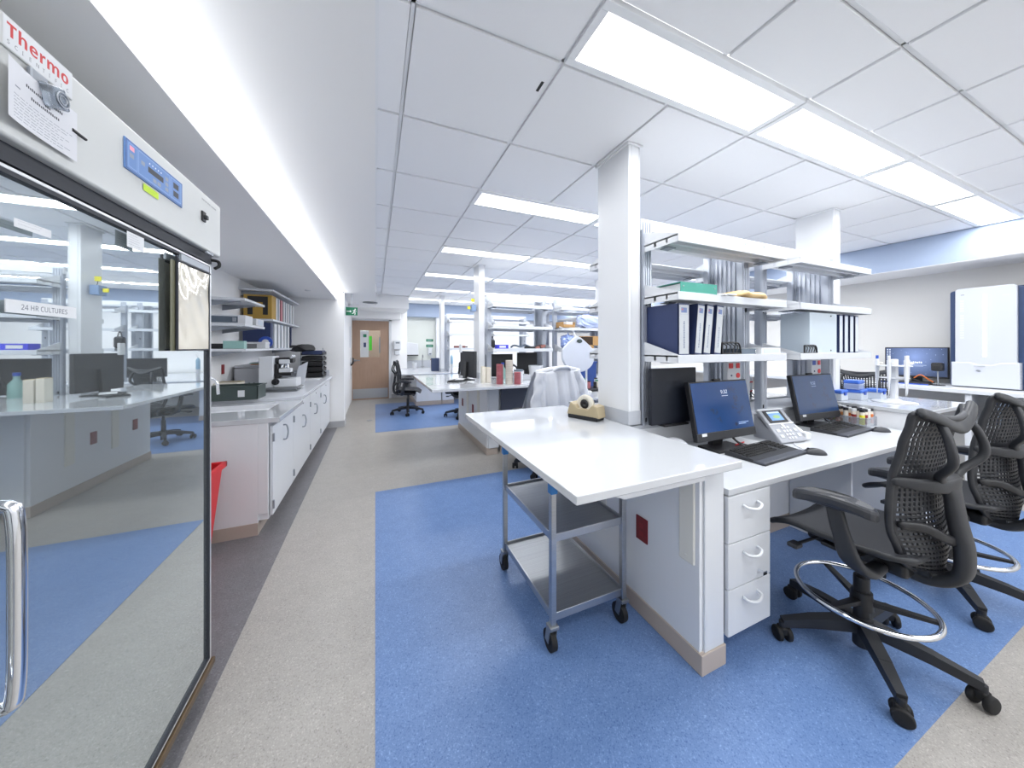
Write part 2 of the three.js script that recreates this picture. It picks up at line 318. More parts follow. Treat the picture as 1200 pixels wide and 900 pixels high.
{ // exit sign, hung from the low ceiling by the stub wall
  const s = thing('exit_sign', 'green exit sign with running figure and arrow by the stub wall', 'sign', [-.39, 1.93, -6.48]);
  M('body', B(-.1, .1, 0, .16, -.015, .015), m.white, s);
  M('rod', rod([0, .16, 0], [0, .42, 0], .008), m.white, s);
  decal('sign_face', canvasTex(256, 192, (x, w, h) => {
    x.fillStyle = '#1c7d58'; x.fillRect(0, 0, w, h); x.fillStyle = '#fff';
    x.fillRect(18, 88, 74, 18); x.beginPath(); x.moveTo(92, 66); x.lineTo(128, 97); x.lineTo(92, 128); x.fill();
    x.beginPath(); x.arc(206, 44, 15, 0, 7); x.fill(); x.lineWidth = 17; x.strokeStyle = '#fff'; x.lineCap = 'round';
    x.beginPath(); x.moveTo(192, 66); x.lineTo(180, 106); x.lineTo(206, 130); x.lineTo(198, 168); x.moveTo(180, 106); x.lineTo(164, 140); x.lineTo(142, 146); x.moveTo(192, 72); x.lineTo(222, 92); x.moveTo(190, 70); x.lineTo(160, 82); x.stroke();
  }), .19, .145, s, [0, .08, .016]);
}

// ================================================================ LEFT SIDE OF THE AISLE
{ // glass door incubator
  const t = thing('incubator', 'tall grey incubator with mirror-like glass doors and blue control panel', 'incubator', [-.63, 0, -.83]);
  const zr = -.935, zl = .95;                                   // right and left end (local z)
  M('cabinet', [plain(-.82, -.02, .1, 1.965, zr, zr + .05), plain(-.82, -.02, .1, 1.965, zl - .05, zl), plain(-.82, -.77, .1, 1.965, zr, zl), plain(-.82, -.02, .1, .15, zr, zl), plain(-.82, -.02, 1.72, 1.965, zr, zl)], m.fridge, t);
  M('liner', [plain(-.77, -.76, .15, 1.72, zr + .05, zl - .05), plain(-.77, -.04, .15, .16, zr + .05, zl - .05)], mat(0x5d666a, .5), t);
  for (let i = 0; i < 4; i++) { const g = []; for (let k = 0; k < 9; k++) g.push(rod([-.74 + k * .08, .45 + i * .32, zr + .06], [-.74 + k * .08, .45 + i * .32, zl - .06], .004, 6)); g.push(rod([-.74, .45 + i * .32, zr + .3], [-.1, .45 + i * .32, zr + .3], .005, 6)); M('wire_rack', g, m.steelDull, t); }
  M('plinth', plain(-.8, -.03, 0, .09, zr + .02, zl - .02), m.gasket, t);
  M('sill', B(-.03, .02, .075, .1, zr + .05, zl, .003), m.bronze, t);
  const hd = M('header', B(-.05, .02, 1.758, 1.975, zr, zl, .008), m.fridge, t);
  M('header_underside', plain(-.05, .0, 1.722, 1.757, zr + .03, zl), m.gasket, t);
  // control panel
  const cp = M('control_panel', B(.02, .0235, 1.852, 1.934, -.626, -.35, .001), m.panelBlue, t); cp.userData.label = 'blue keypad with small dark displays';
  decal('keypad_print', canvasTex(552, 164, (x, w, h) => {
    x.fillStyle = '#5f86c0'; x.fillRect(0, 0, w, h); x.strokeStyle = '#3a5894'; x.lineWidth = 5; x.strokeRect(3, 3, w - 6, h - 6);
    x.strokeStyle = '#a9c2ea'; x.lineWidth = 2; x.strokeRect(22, 14, 70, 132); x.strokeRect(104, 14, 300, 132); x.strokeRect(418, 14, 116, 132);
    x.fillStyle = '#f2a0b4'; x.fillRect(30, 24, 38, 26); x.fillStyle = '#8d97a8'; for (const [a, b] of [[30, 66], [124, 58], [232, 112], [276, 112], [356, 40], [356, 74], [356, 108]]) { x.fillRect(a, b, 34, 24); }
    x.fillStyle = '#1c2230'; x.fillRect(186, 62, 150, 34); x.fillRect(446, 34, 62, 38); x.fillRect(446, 90, 62, 38);
    x.fillStyle = '#e8eefb'; for (let i = 0; i < 5; i++) x.fillRect(196 + i * 28, 36, 10, 8);
  }), .27, .078, t, [.0239, 1.893, -.488], [0, Math.PI / 2, 0], .35);
  // brand plate
  M('name_plate', B(.02, .024, 1.914, 1.972, -.19, -.03, .001), m.fridge, t);
  decal('name_plate_print', canvasTex(720, 280, (x, w, h) => {
    x.fillStyle = '#d2d4d8'; x.fillRect(0, 0, w, h); x.fillStyle = '#c2272b'; x.font = 'bold 176px sans-serif'; x.textBaseline = 'alphabetic';
    const tw = x.measureText('Thermo').width; x.save(); x.translate(30, 168); x.scale(650 / tw, 1); x.fillText('Thermo', 0, 0); x.restore();
    x.fillStyle = '#5a5e66'; x.font = '52px sans-serif'; 'SCIENTIFIC'.split('').forEach((c, i) => x.fillText(c, 34 + i * 68, 244));
  }), .142, .054, t, [.0244, 1.943, -.117], [0, Math.PI / 2, 0], .4);
  decal('model_print', canvasTex(512, 64, (x, w, h) => { x.fillStyle = '#cacccb'; x.fillRect(0, 0, w, h); x.fillStyle = '#5a5d62'; for (const [a, l] of [[6, 22], [34, 60], [102, 66], [184, 30], [222, 70], [312, 30], [350, 140]]) for (let k = 0; k < l; k += 12) x.fillRect(a + k, 18 + (k * 7) % 9, 7, 26 - (k * 7) % 9); }), .125, .0155, t, [.0206, 1.945, -.83], [0, Math.PI / 2, 0], .4);
  const sw = M('power_switch', B(.02, .026, 1.86, 1.898, -.79, -.762, .002), m.black, t); M('rocker', B(.024, .036, 1.868, 1.884, -.785, -.768, .003), m.charcoal, sw);
  M('door_latch', B(.02, .03, 1.742, 1.752, -.84, -.79, .002), m.greyMetal, t);
  // two doors
  for (const [a, b, hz] of [[-.87, .04, -.012], [.05, .93, .1]]) {
    const d = new THREE.Group(); d.name = 'door'; t.add(d);
    M('door_frame', [B(-.012, .012, .105, 1.712, a, a + .012), B(-.012, .012, .105, 1.712, b - .012, b), B(-.012, .012, 1.703, 1.712, a, b), B(-.012, .012, .105, .116, a, b)], m.fridgeEdge, d);
    M('gasket', [plain(-.02, .0115, .114, 1.704, a + .011, a + .02), plain(-.02, .0115, .114, 1.704, b - .02, b - .011), plain(-.02, .0115, 1.695, 1.704, a + .011, b - .011), plain(-.02, .0115, .114, .122, a + .011, b - .011)], m.gasket, d);
    M('glass_pane', plain(-.003, .003, .122, 1.695, a + .019, b - .019), glassDoor, d);
    const hb = b - .05 === -.01 ? -.012 : hz;
    M('handle', [tube([[.0, 1.1, hb], [.05, 1.108, hb], [.062, 1.08, hb], [.064, .94, hb], [.062, .79, hb], [.05, .765, hb], [0, .772, hb]], .011, false, 60, 10), B(-.005, .016, 1.085, 1.115, hb - .016, hb + .016), B(-.005, .016, .758, .79, hb - .016, hb + .016)], m.chrome, d);
  }
  M('vent_hose', tube([[-.01, 1.74, -.9], [.018, 1.738, -.91], [.022, 1.72, -.912], [.012, 1.705, -.9]], .006), m.rubber, t);
}
{ // sheets fixed to the incubator; all face +x
  const R = [0, Math.PI / 2, 0];
  let s = thing('label_strip', 'white strip lettered 24 HR CULTURES on the incubator glass', 'label', [-.615, 1.442, -.967]);
  M('strip', plain(0, .0012, 0, .0245, -.075, .075), m.paper, s);
  decal('lettering', canvasTex(900, 148, (x, w, h) => { x.fillStyle = '#dcdee1'; x.fillRect(0, 0, w, h); x.fillStyle = '#4c5562'; x.font = '84px sans-serif'; const tw = x.measureText('24 HR CULTURES').width; x.save(); x.translate(165, 104); x.scale(600 / tw, 1); x.fillText('24 HR CULTURES', 0, 0); x.restore(); }), .15, .0245, s, [.0016, .01225, 0], R);
  s = thing('instruction_strip', 'narrow white printed strip on the incubator glass near its top', 'label', [-.615, 1.61, -.945]);
  decal('sheet', linesTex(400, 60, '', 2, 31), .075, .016, s, [.001, 0, 0], [0, Math.PI / 2, 0]);
  s = thing('tag_card', 'small square white printed card stuck on the upper glass', 'label', [-.617, 1.671, -1.24]);
  decal('card', linesTex(256, 160, '', 5, 77), .07, .042, s, [.0015, 0, 0], R);
  s = thing('lime_sticker', 'lime green sticker under the blue control panel', 'sticker', [-.609, 1.836, -1.292]);
  decal('sticker', linesTex(256, 96, '', 4, 13, { bg: '#c6e63c', ink: '#4b5a1c' }), .07, .02, s, [.001, 0, 0], R);
  // clipboard sheet with a curled corner, magnet clip and pen
  s = thing('notice_sheet', 'curling white printed sheet clipped to the incubator header', 'paper', [-.606, 1.784, -.942]);
  { const g = new THREE.PlaneGeometry(.165, .106, 16, 1); g.translate(0, .053, 0); const p = g.attributes.position; for (let i = 0; i < p.count; i++) { const u = (p.getX(i) + .0825) / .165; p.setZ(i, .004 + .014 * Math.pow(1 - u, 3)); } g.computeVertexNormals();
    M('sheet', g, mat(0xffffff, .7, 0, { map: canvasTex(560, 410, (x, w, h) => { x.fillStyle = '#d9dadf'; x.fillRect(0, 0, w, h); x.fillStyle = '#3d4048'; for (const [a, y, l] of [[150, 85, 130], [292, 85, 150], [300, 120, 40], [190, 152, 140], [340, 152, 70]]) for (let k = 0; k < l; k += 15) x.fillRect(a + k, y + (k * 5) % 8, 10, 22 - (k * 5) % 8); x.fillStyle = '#868b96'; x.fillRect(60, 160, 44, 10); for (let i = 0; i < 8; i++) { let a = 50; while (a < 500 - (i % 3) * 60) { const l = 12 + ((a * 7 + i * 13) % 40); x.fillRect(a, 220 + i * 22, l, 4); a += l + 9; } } }), side: THREE.DoubleSide }), s, [0, 0, 0], R); }
  s = thing('magnet_clip', 'clear acrylic clip magnet with a metal loop holding the sheet', 'clip', [-.6, 1.862, -.965]);
  M('jaw', turnX(B(0, .012, 0, .042, -.024, .024, .004), .35), mat(0xbcc6d2, .08, 0, { transmission: .7, thickness: .012, ior: 1.45 }), s);
  M('rings', [turnY(new THREE.TorusGeometry(.014, .0012, 6, 24), Math.PI / 2).translate(.0135, .02, 0), turnY(new THREE.TorusGeometry(.008, .001, 6, 20), Math.PI / 2).translate(.0135, .02, 0)], m.greyMetal, s);
  M('metal_plate', B(-.008, 0, .02, .05, .01, .045), m.greyMetal, s);
  s = thing('pen', 'black pen stuck behind the curling sheet', 'pen', [-.606, 1.852, -1.012]);
  M('barrel', rod([.003, -.004, .0], [.005, -.006, -.034], .004, 10, .003), m.black, s);
  // clear pouch of cream paper hung at the corner of the door
  s = thing('document_pouch', 'cream sheet in a shiny clear pouch hung on the door corner', 'pouch', [-.612, 1.365, -1.535]);
  { const g = new THREE.PlaneGeometry(.215, .3, 20, 26); g.translate(0, .15, 0); const p = g.attributes.position; for (let i = 0; i < p.count; i++) p.setZ(i, .003 + .0022 * Math.sin(p.getX(i) * 50 + 8 * p.getY(i)) * Math.sin(p.getY(i) * 40 + p.getX(i) * 20) * (.25 + 2.5 * p.getY(i))); g.computeVertexNormals();
    M('sheet', g, mat(0xdcd3be, .12, 0, { side: THREE.DoubleSide, clearcoat: 1, clearcoatRoughness: .03 }), s, [.003, 0, 0], R); }
  M('edging', [B(0, .008, 0, .305, -.113, -.107), B(0, .008, 0, .32, .105, .112), B(0, .008, 0, .006, -.112, .112), B(0, .01, .298, .306, -.118, .112)], m.gasket, s);
  M('hanger_strip', B(0, .009, .305, .33, -.11, .09), m.greyMetal, s);
  M('backing', plain(-.002, 0, 0, .3, .105, .135), mat(0x6b6a55, .4), s);
}
{ // long counter under the wall
  const cabs = [[-3.58, -2.92, 'sink base cabinet next to the red bin', .815], [-4.42, -3.58, 'base cabinet under the microscope', .85], [-5.2, -4.42, 'base cabinet before the tray stack', .85], [-6.22, -5.2, 'base cabinet against the stub wall', .85]];
  const handleZ = [-3.216, -3.98, -4.70, -5.50], hy = [.67, .6, .6, .6];
  cabs.forEach(([a, b, l, h], i) => {
    const t = thing('base_cabinet', `white ${l}`, 'cabinet', [-1.09, 0, (a + b) / 2], 0, 'base cabinets along the wall');
    const d = (b - a) / 2;
    M('carcass', plain(-.385, .36, .1, h, -d, d), m.panelWhite, t);
    M('toe_kick', plain(-.385, .3, 0, .1, -d + .001, d - .001), m.kick, t);
    const dr = M('door', B(.365, .386, .12, h - .03, -d + .004, d - .004, .004), m.white, t);
    const z = handleZ[i] - (a + b) / 2, y = hy[i];
    M('handle', tube([[.385, y + .06, z], [.41, y + .055, z], [.42, y, z], [.41, y - .055, z], [.385, y - .06, z]], .006, false, 24, 8), m.greyMetal, dr);
    for (const hh of [.7, .2]) for (const s of i === 0 ? [1] : [1]) M('hinge', [rod([.39, hh - .03, s * (d - .004)], [.39, hh + .03, s * (d - .004)], .007, 8), B(.384, .389, hh - .028, hh + .028, s * (d - .004) - .022, s * (d - .004))], m.greyMetal, dr);
    if (i === 0) { M('end_panel', B(-.385, .3, .09, h, d, d + .018, .002), m.panelWhite, t); M('end_panel', B(.3, .362, .15, h, d, d + .018, .002), m.panelWhite, t); M('end_base', B(-.385, .302, 0, .09, d, d + .022, .002), m.kick, t); }
    else { M('drawer_lock', rod([.386, h - .07, -.02], [.39, h - .07, -.02], .008, 12), m.charcoal, t); }
  });
  const w1 = thing('sink_counter', 'white solid counter with undermount sink beside the incubator', 'counter', [-1.06, .85, -3.33]);
  M('top', turnX(extr([[-.42, -.42], [.4, -.42], [.4, .43], [-.42, .43]], .032, .003, [[[-.25, -.28], [.24, -.28], [.24, .06], [-.25, .06]]]), Math.PI / 2).translate(0, 0, 0), m.whiteGloss, w1);
  M('basin', [plain(-.25, .24, -.17, -.16, -.28, .06), plain(-.26, -.25, -.17, -.032, -.28, .06), plain(.24, .25, -.17, -.032, -.28, .06), plain(-.26, .25, -.17, -.032, -.29, -.28), plain(-.26, .25, -.17, -.032, .06, .07)].map(g => g.translate(0, 0, 0)), m.bandGrey, w1);
  const w2 = thing('long_counter', 'pale grey counter running from the sink to the stub wall', 'counter', [-1.075, .885, -4.99]);
  M('top', B(-.405, .405, -.034, 0, -1.23, 1.23, .004), mat(0xd6d9e0, .25), w2);
  M('backsplash', B(-.405, -.39, 0, .1, -1.23, 1.23, .002), mat(0xd6d9e0, .25), w2);
  M('end_splash', B(-.39, .36, 0, .1, -1.245, -1.23, .002), mat(0xc9ccd4, .3), w2);
  const f = thing('faucet', 'chrome gooseneck faucet over the undermount sink', 'faucet', [-1.36, .85, -3.25]);
  M('spout', tube([[0, 0, 0], [0, .2, 0], [.03, .28, 0], [.12, .3, -.01], [.2, .25, -.02], [.215, .15, -.02]], .011, false, 50, 10), m.chrome, f);
  M('lever', [rod([0, .05, 0], [.09, .08, .06], .008), rod([0, .05, 0], [.09, .08, -.06], .008)], m.chrome, f);
  const rb = thing('waste_bin', 'red tapered waste bin between incubator and sink cabinet', 'bin', [-1.13, 0, -2.64]);
  { const g = new THREE.CylinderGeometry(.235, .165, .56, 4, 1, true); g.rotateY(Math.PI / 4); g.scale(1.08, 1, .8); g.translate(0, .29, 0); M('body', [g.toNonIndexed(), plain(-.12, .12, .01, .02, -.09, .09)], mat(0xd8242c, .4, 0, { side: THREE.DoubleSide }), rb);
    rb.children[0].geometry.computeVertexNormals(); M('rim', [B(-.2, .2, .565, .6, .13, .15), B(-.2, .2, .565, .6, -.15, -.13), B(.18, .2, .565, .6, -.15, .15), B(-.2, -.18, .565, .6, -.15, .15)], m.red, rb); }
}
// ---------------------------------------------------------------- things on the long counter
{
  const y = .886;
  let t = thing('plastic_basin', 'dark green translucent plastic basin beside the faucet', 'basin', [-1.2, y, -3.83]);
  M('body', [B(-.18, .18, 0, .012, -.11, .11, .004), B(-.19, -.178, 0, .125, -.12, .12, .004), B(.178, .19, 0, .125, -.12, .12, .004), B(-.19, .19, 0, .125, -.12, -.108, .004), B(-.19, .19, 0, .125, .108, .12, .004)], m.greenDark, t);
  M('rim', [B(-.2, .2, .12, .13, .108, .128), B(-.2, .2, .12, .13, -.128, -.108), B(.178, .198, .12, .13, -.12, .12), B(-.198, -.178, .12, .13, -.12, .12)], m.greenDark, t);
  M('label', plain(.04, .09, .03, .09, .121, .1225), m.paper, t);
  t = thing('cardboard_carton', 'small white carton behind the green basin', 'carton', [-1.36, y, -4.15]);
  M('box', B(-.1, .09, 0, .13, -.1, .1), m.cream, t); M('flap', B(-.1, .09, .131, .134, -.1, .02, .001), m.tan, t);
  t = thing('bench_instrument', 'long grey bench instrument with a dotted front by the wall', 'instrument', [-1.3, y, -4.72]);
  M('body', B(-.15, .19, .0, .25, -.22, .2, .012), m.plasticGrey, t); M('lid', B(-.15, .19, .252, .28, -.22, .2, .01), m.plasticGrey, t);
  { const g = []; for (let i = 0; i < 14; i++) g.push(mv(turnX(cyl(.006, .006, 0, .004, 0, 0, 8), Math.PI / 2), -.12 + i * .022, .06 + (i % 2) * .02, .2)); M('vent_holes', g, m.charcoal, t).userData.kind = 'stuff'; }
  t = thing('folder', 'teal and orange folders lying on the grey instrument', 'folder', [-1.22, y + .282, -4.74]);
  M('green_folder', B(-.12, .11, .012, .02, -.15, .13, .001), m.teal, t); M('orange_folder', B(-.1, .13, 0, .009, -.14, .15, .001), m.amber, t); M('clear_folder', B(-.11, .12, .022, .027, -.16, .12, .001), m.paperBlue, t);
  t = thing('microscope', 'white microscope with black stage and eyepieces on a steel tray', 'microscope', [-.96, y, -4.36]);
  M('tray_foot', [B(-.2, .17, .0, .012, -.13, .15, .003), B(-.2, .175, .03, .045, -.14, .16, .003), B(-.18, .15, .012, .03, -.12, .13, .003)], m.steelDull, t);
  M('housing', B(-.19, -.06, .046, .385, -.13, .12, .008), m.white, t);
  M('base', B(-.06, .16, .046, .14, -.1, .12, .012), m.white, t);
  M('stage', [B(-.055, .1, .17, .2, -.07, .1, .003), B(-.055, -.03, .13, .3, -.05, .09, .004)], m.black, t);
  M('arm', [B(-.06, -.02, .14, .36, -.08, .0, .008), B(-.06, .11, .31, .37, -.08, .06, .012)], m.black, t);
  M('slide_holder', B(-.02, .09, .205, .25, -.03, .08, .006), m.white, t);
  M('objectives', [rod([.03, .31, 0], [.03, .24, .01], .012), rod([.05, .31, .03], [.06, .25, .05], .01), rod([.01, .31, .03], [0, .26, .05], .01)], m.chrome, t);
  M('eyepieces', [rod([.06, .33, .03], [.11, .39, .06], .014), rod([.06, .33, -.03], [.11, .39, -.02], .014), B(-.02, .08, .3, .35, -.06, .08, .01)], m.white, t);
  M('focus_knob', [mv(turnX(cyl(.034, .034, 0, .03, 0, 0), Math.PI / 2), -.035, .11, .12), mv(turnX(cyl(.02, .02, 0, .02, 0, 0), Math.PI / 2), -.035, .11, .15)], m.black, t);
  t = thing('angled_screen', 'thin grey slanted cover behind the microscope', 'cover', [-.93, y, -4.8]);
  M('sheet', extr([[0, 0], [.1, 0], [.14, .3], [.04, .24]], .01, .002), m.plasticGrey, t); M('foot', B(0, .1, 0, .02, -.06, .06), m.plasticGrey, t);
  t = thing('letter_tray_stack', 'stack of black trays full of dark folders by the stub wall', 'letter trays', [-.9, y, -5.98]);
  for (let i = 0; i < 5; i++) { M('tray', [B(-.15, .15, .02 + i * .085, .028 + i * .085, -.2, .18), B(-.15, -.142, .02 + i * .085, .06 + i * .085, -.2, .18), B(.142, .15, .02 + i * .085, .06 + i * .085, -.2, .18), B(-.15, .15, .02 + i * .085, .07 + i * .085, -.2, -.192)], m.black, t); M('folder', B(-.135, .135, .029 + i * .085, .088 + i * .085, -.18, .175, .006), i === 4 ? m.navy : m.rubber, t); }
  M('post', [rod([.146, 0, .17], [.146, .47, .17], .005, 8), rod([-.146, 0, .17], [-.146, .47, .17], .005, 8)], m.greyMetal, t);
  t = thing('gloves_bundle', 'crumpled black cloth lying over the tray stack', 'cloth', [-1.02, y + .45, -5.75]);
  { const g = new THREE.SphereGeometry(.14, 24, 14), p = g.attributes.position; for (let i = 0; i < p.count; i++) { const a = p.getX(i), b = p.getZ(i); p.setXYZ(i, a * 1.25, p.getY(i) * .22 + .03 * Math.sin(a * 30 + b * 22), b * .8); } g.computeVertexNormals(); g.translate(0, .02, 0); M('cloth', g, m.black, t); }
  t = thing('paper_pile', 'loose white papers under the tray stack', 'paper', [-.9, y, -5.6]);
  M('sheets', [turnY(B(-.13, .13, 0, .006, -.14, .12, .001), .1), turnY(B(-.12, .13, .006, .012, -.15, .1, .001), -.12)], m.paper, t);
  t = thing('wall_outlet', 'dark red outlet on the wall above the grey instrument', 'outlet', [XL, 1.14, -4.32]);
  M('plate', B(0, .008, -.05, .05, -.03, .03), m.redDark, t);
}
// ---------------------------------------------------------------- wall shelves with binders
function binder(name, label, at, turn, w, h, d, cover, spine, group, lean = 0, tex) {  // spine faces local +z, width along x
  const t = thing(name, label, 'binder', at, turn, group); t.rotation.z = lean;
  M('cover', [B(-w / 2, -w / 2 + .004, 0, h, -d, 0, .001), B(w / 2 - .004, w / 2, 0, h, -d, 0, .001), B(-w / 2, w / 2, 0, h, -.005, 0, .001)], cover, t);
  M('pages', plain(-w / 2 + .006, w / 2 - .006, .008, h - .012, -d + .008, -.01), m.paper, t);
  if (tex) decal('spine_label', tex, w * .86, h * .94, t, [0, h / 2, .0012], undefined, .35); else M('spine_label', plain(-w * .4, w * .4, h * .03, h * .97, 0, .0012), spine, t);
  return t;
}
{
  const X0 = XL, XF = -1.14;
  const sh = (l, z0, z1, y) => { const t = thing('wall_shelf', l, 'shelf', [X0, y, (z0 + z1) / 2], 0, 'white wall shelves over the counter'); const d = (z1 - z0) / 2; M('board', B(0, XF - X0, -.012, .012, -d, d, .003), m.white, t); for (const s of [-1, 1]) M('bracket', extr([[0, -.012], [.28, -.012], [.28, -.02], [0, -.07]], .008).translate(0, 0, s * (d - .1)), m.greyMetal, t); return t; };
  sh('short empty white wall shelf above the label boxes', -4.42, -3.82, 1.83);
  sh('short white wall shelf carrying two white boxes', -4.42, -3.82, 1.585);
  sh('long white wall shelf above the counter instruments', -6.2, -3.84, 1.345);
  sh('top white wall shelf over the gold carton', -6.2, -4.74, 2.06);
  sh('white wall shelf with gold carton and pale binders', -6.2, -4.74, 1.70);
  const R = Math.PI / 2;
  let t = thing('gold_carton', 'gold carton with a black square frame on the wall shelf', 'carton', [-1.31, 1.713, -4.86]);
  M('box', B(-.13, .15, 0, .29, -.09, .09), m.gold, t); M('black_frame', extr([[-.1, .05], [.1, .05], [.1, .27], [-.1, .27]], .002, 0, [[[-.05, .05], [.05, .05], [.05, .2], [-.05, .2]]]).translate(.01, 0, .0905), m.black, t);
  const up = [[-5.03, .07, m.paperBlue, 'pale grey'], [-5.14, .05, m.paperBlue, 'silver white'], [-5.26, .1, m.pink, 'rose red'], [-5.4, .07, m.paper, 'white'], [-5.52, .08, m.paperBlue, 'pale blue'], [-5.65, .08, m.paper, 'plain white'], [-5.79, .09, m.paperBlue, 'frosted'], [-5.93, .09, m.paper, 'broad white']];
  for (const [z, w, c, l] of up) binder('binder', `${l} binder standing on the wall shelf beside the gold carton`, [XF - .03, 1.713, z], R, w, .29, .26, c, c === m.pink ? m.pink : m.paper, 'binders on the upper wall shelf');
  const lo = [[-4.8, .1, m.navy, 'navy blue'], [-4.97, .12, m.paperBlue, 'wide pale'], [-5.14, .1, m.paper, 'white'], [-5.3, .11, m.paperBlue, 'silver grey'], [-5.46, .1, m.paper, 'chalk white'], [-5.64, .1, m.paperBlue, 'pale'], [-5.8, .07, m.navy, 'slim navy']];
  for (const [z, w, c, l] of lo) binder('binder', `${l} binder on the long lower wall shelf`, [XF - .03, 1.358, z], R, w, .31, .27, c, c === m.navy ? m.navy : m.paper, 'binders on the lower wall shelf');
  t = thing('label_box', 'white archive box with dark opening on the short shelf', 'box', [-1.24, 1.598, -4.0]);
  M('box', B(-.22, .08, 0, .085, -.1, .1), m.whiteMatte, t); M('opening', plain(-.2, .02, .012, .072, .1, .1015), m.slate, t); M('clip', B(-.02, .01, .02, .06, .102, .11), m.greyMetal, t);
  t = thing('label_box', 'low white box with paper label beside the archive box', 'box', [-1.22, 1.598, -4.26]);
  M('box', B(-.2, .08, 0, .07, -.12, .12), m.paper, t); M('label', plain(.081, .082, .01, .06, -.08, .08), m.paperBlue, t);
  t = thing('file_box', 'black and green file lying flat on the long shelf', 'file', [-1.3, 1.358, -4.1]);
  M('black_file', B(-.16, .12, 0, .05, -.2, .16), m.black, t); M('green_file', B(-.02, .14, .0, .075, .162, .24), m.teal, t); M('white_tab', B(.0, .12, .051, .058, -.1, .1), m.paper, t);
  t = thing('card_box', 'small white box next to the navy binder on the shelf', 'box', [-1.22, 1.358, -4.56]);
  M('box', B(-.1, .07, 0, .07, -.08, .08), m.paper, t); M('lid', B(-.103, .073, .05, .072, -.083, .083), m.whiteMatte, t);
  t = thing('blue_disc_pack', 'round blue pack leaning in front of the navy binder', 'pack', [-1.2, 1.36, -4.69]);
  M('pack', [mv(turnX(cyl(.07, .07, 0, .018, 0, 0, 28), Math.PI / 2), 0, .07, 0)], m.blue, t); M('white_core', mv(turnX(cyl(.035, .035, 0, .004, 0, 0, 24), Math.PI / 2), 0, .07, .018), m.paper, t);
}

// ================================================================ BENCH ISLANDS
const TOP = .914, DESK = .76;
function column(label, x0, x1, z0, z1, y0) {
  const t = thing('service_column', label, 'column', [(x0 + x1) / 2, y0, (z0 + z1) / 2]); const w = (x1 - x0) / 2, d = (z1 - z0) / 2, h = CEIL - y0;
  M('shaft', B(-w, w, .08, h, -d, d, .004), m.panelWhite, t);
  M('seam_strip', [B(-w + .02, -w + .024, .08, h, d, d + .002, .0005), B(w - .012, w - .008, .08, h, d, d + .002, .0005)], m.topGreyEdge, t);
  M('base_band', B(-w - .003, w + .003, 0, .082, -d - .003, d + .003, .002), m.bandGrey, t);
  M('ceiling_collar', B(-w - .012, w + .012, h - .012, h - .002, -d - .012, d + .012, .002), m.tbar, t);
  return t;
}
// fluted aluminium upright
function uprightGeo(w, d, h, ribs) {
  const g = [plain(-w / 2, w / 2, 0, h, -d * .36, d * .36)];
  for (let i = 0; i < ribs; i++) { const x = -w / 2 + (i + .5) * w / ribs; g.push(plain(x - w / ribs * .27, x + w / ribs * .27, 0, h, -d / 2, d / 2)); }
  return g;
}
function shelfBoard(parent, x0, x1, y, zBack, zFront) {             // white steel tray shelf with end brackets, lips and ribs
  const s = Math.sign(zFront - zBack), lo = Math.min(zBack, zFront), hi = Math.max(zBack, zFront);
  const b = M('shelf', [plain(x0, x1, y - .008, y, lo, hi), B(x0, x1, y - .04, y + .004, zFront - .004, zFront + .004, .002), plain(x0, x1, y - .03, y - .006, zBack + s * .085, zBack + s * .1), plain(x0, x1, y - .03, y - .006, zBack + s * .17, zBack + s * .18)], m.shelfGrey, parent);
  for (const x of [x0, x1 - .004]) M('end_bracket', turnY(extr([[0, -.04], [0, .075], [.02, .075], [hi - lo, .006], [hi - lo, -.04]], .004), s > 0 ? -Math.PI / 2 : Math.PI / 2).translate(s > 0 ? x + .004 : x, y, zBack), m.white, b);
  for (const x of [x0 + .03, x1 - .09]) M('shelf_clip', B(x, x + .06, y - .046, y - .04, Math.min(zBack + s * .1, zBack + s * .16), Math.max(zBack + s * .1, zBack + s * .16), .002), m.aluDark, b);
}
function shelving(label, zc, bays, ys, far, yTop = 2.13, y0 = .905) {
  const t = thing('bench_shelving', label, 'shelving', [0, 0, 0]);
  const zN = zc + .13, zF = zc - .13, ends = [];
  bays.forEach(([a, b], i) => {
    for (const z of [zN, zF]) for (const x of [a + .012, b - .03]) { const u = M('upright', uprightGeo(.07, .05, yTop - y0, 4), m.alu, t, [x + .01, y0, z]); if (z === zN) M('cable_clip', [B(-.014, -.004, .72, .75, .022, .026, .001), B(-.014, -.004, .02, .045, .022, .026, .001)], m.black, u); }
    { const g = [plain(b - .01, b - .004, y0, yTop, zF, zN)]; for (let k = 0; k < 7; k++) g.push(plain(b - .022, b + .008, y0, yTop, zF + .02 + k * .034, zF + .033 + k * .034)); M('ribbed_web', g, m.alu, t); }
    for (const y of ys) shelfBoard(t, a, b, y, zN + .01, zN + .255);
    if (far) for (const y of ys) shelfBoard(t, a, b, y, zF - .01, zF - .255);
  });
  const a = bays[0][0], b = bays[bays.length - 1][1];
  M('top_rail', B(a - .02, b + .02, yTop - .05, yTop + .02, zN - .012, zN + .016, .004), m.white, t);
  M('top_rail', B(a - .02, b + .02, yTop - .05, yTop + .02, zF - .016, zF + .012, .004), m.white, t);
  return t;
}
const BAYS = [[1.49, 2.47], [2.63, 3.6]];
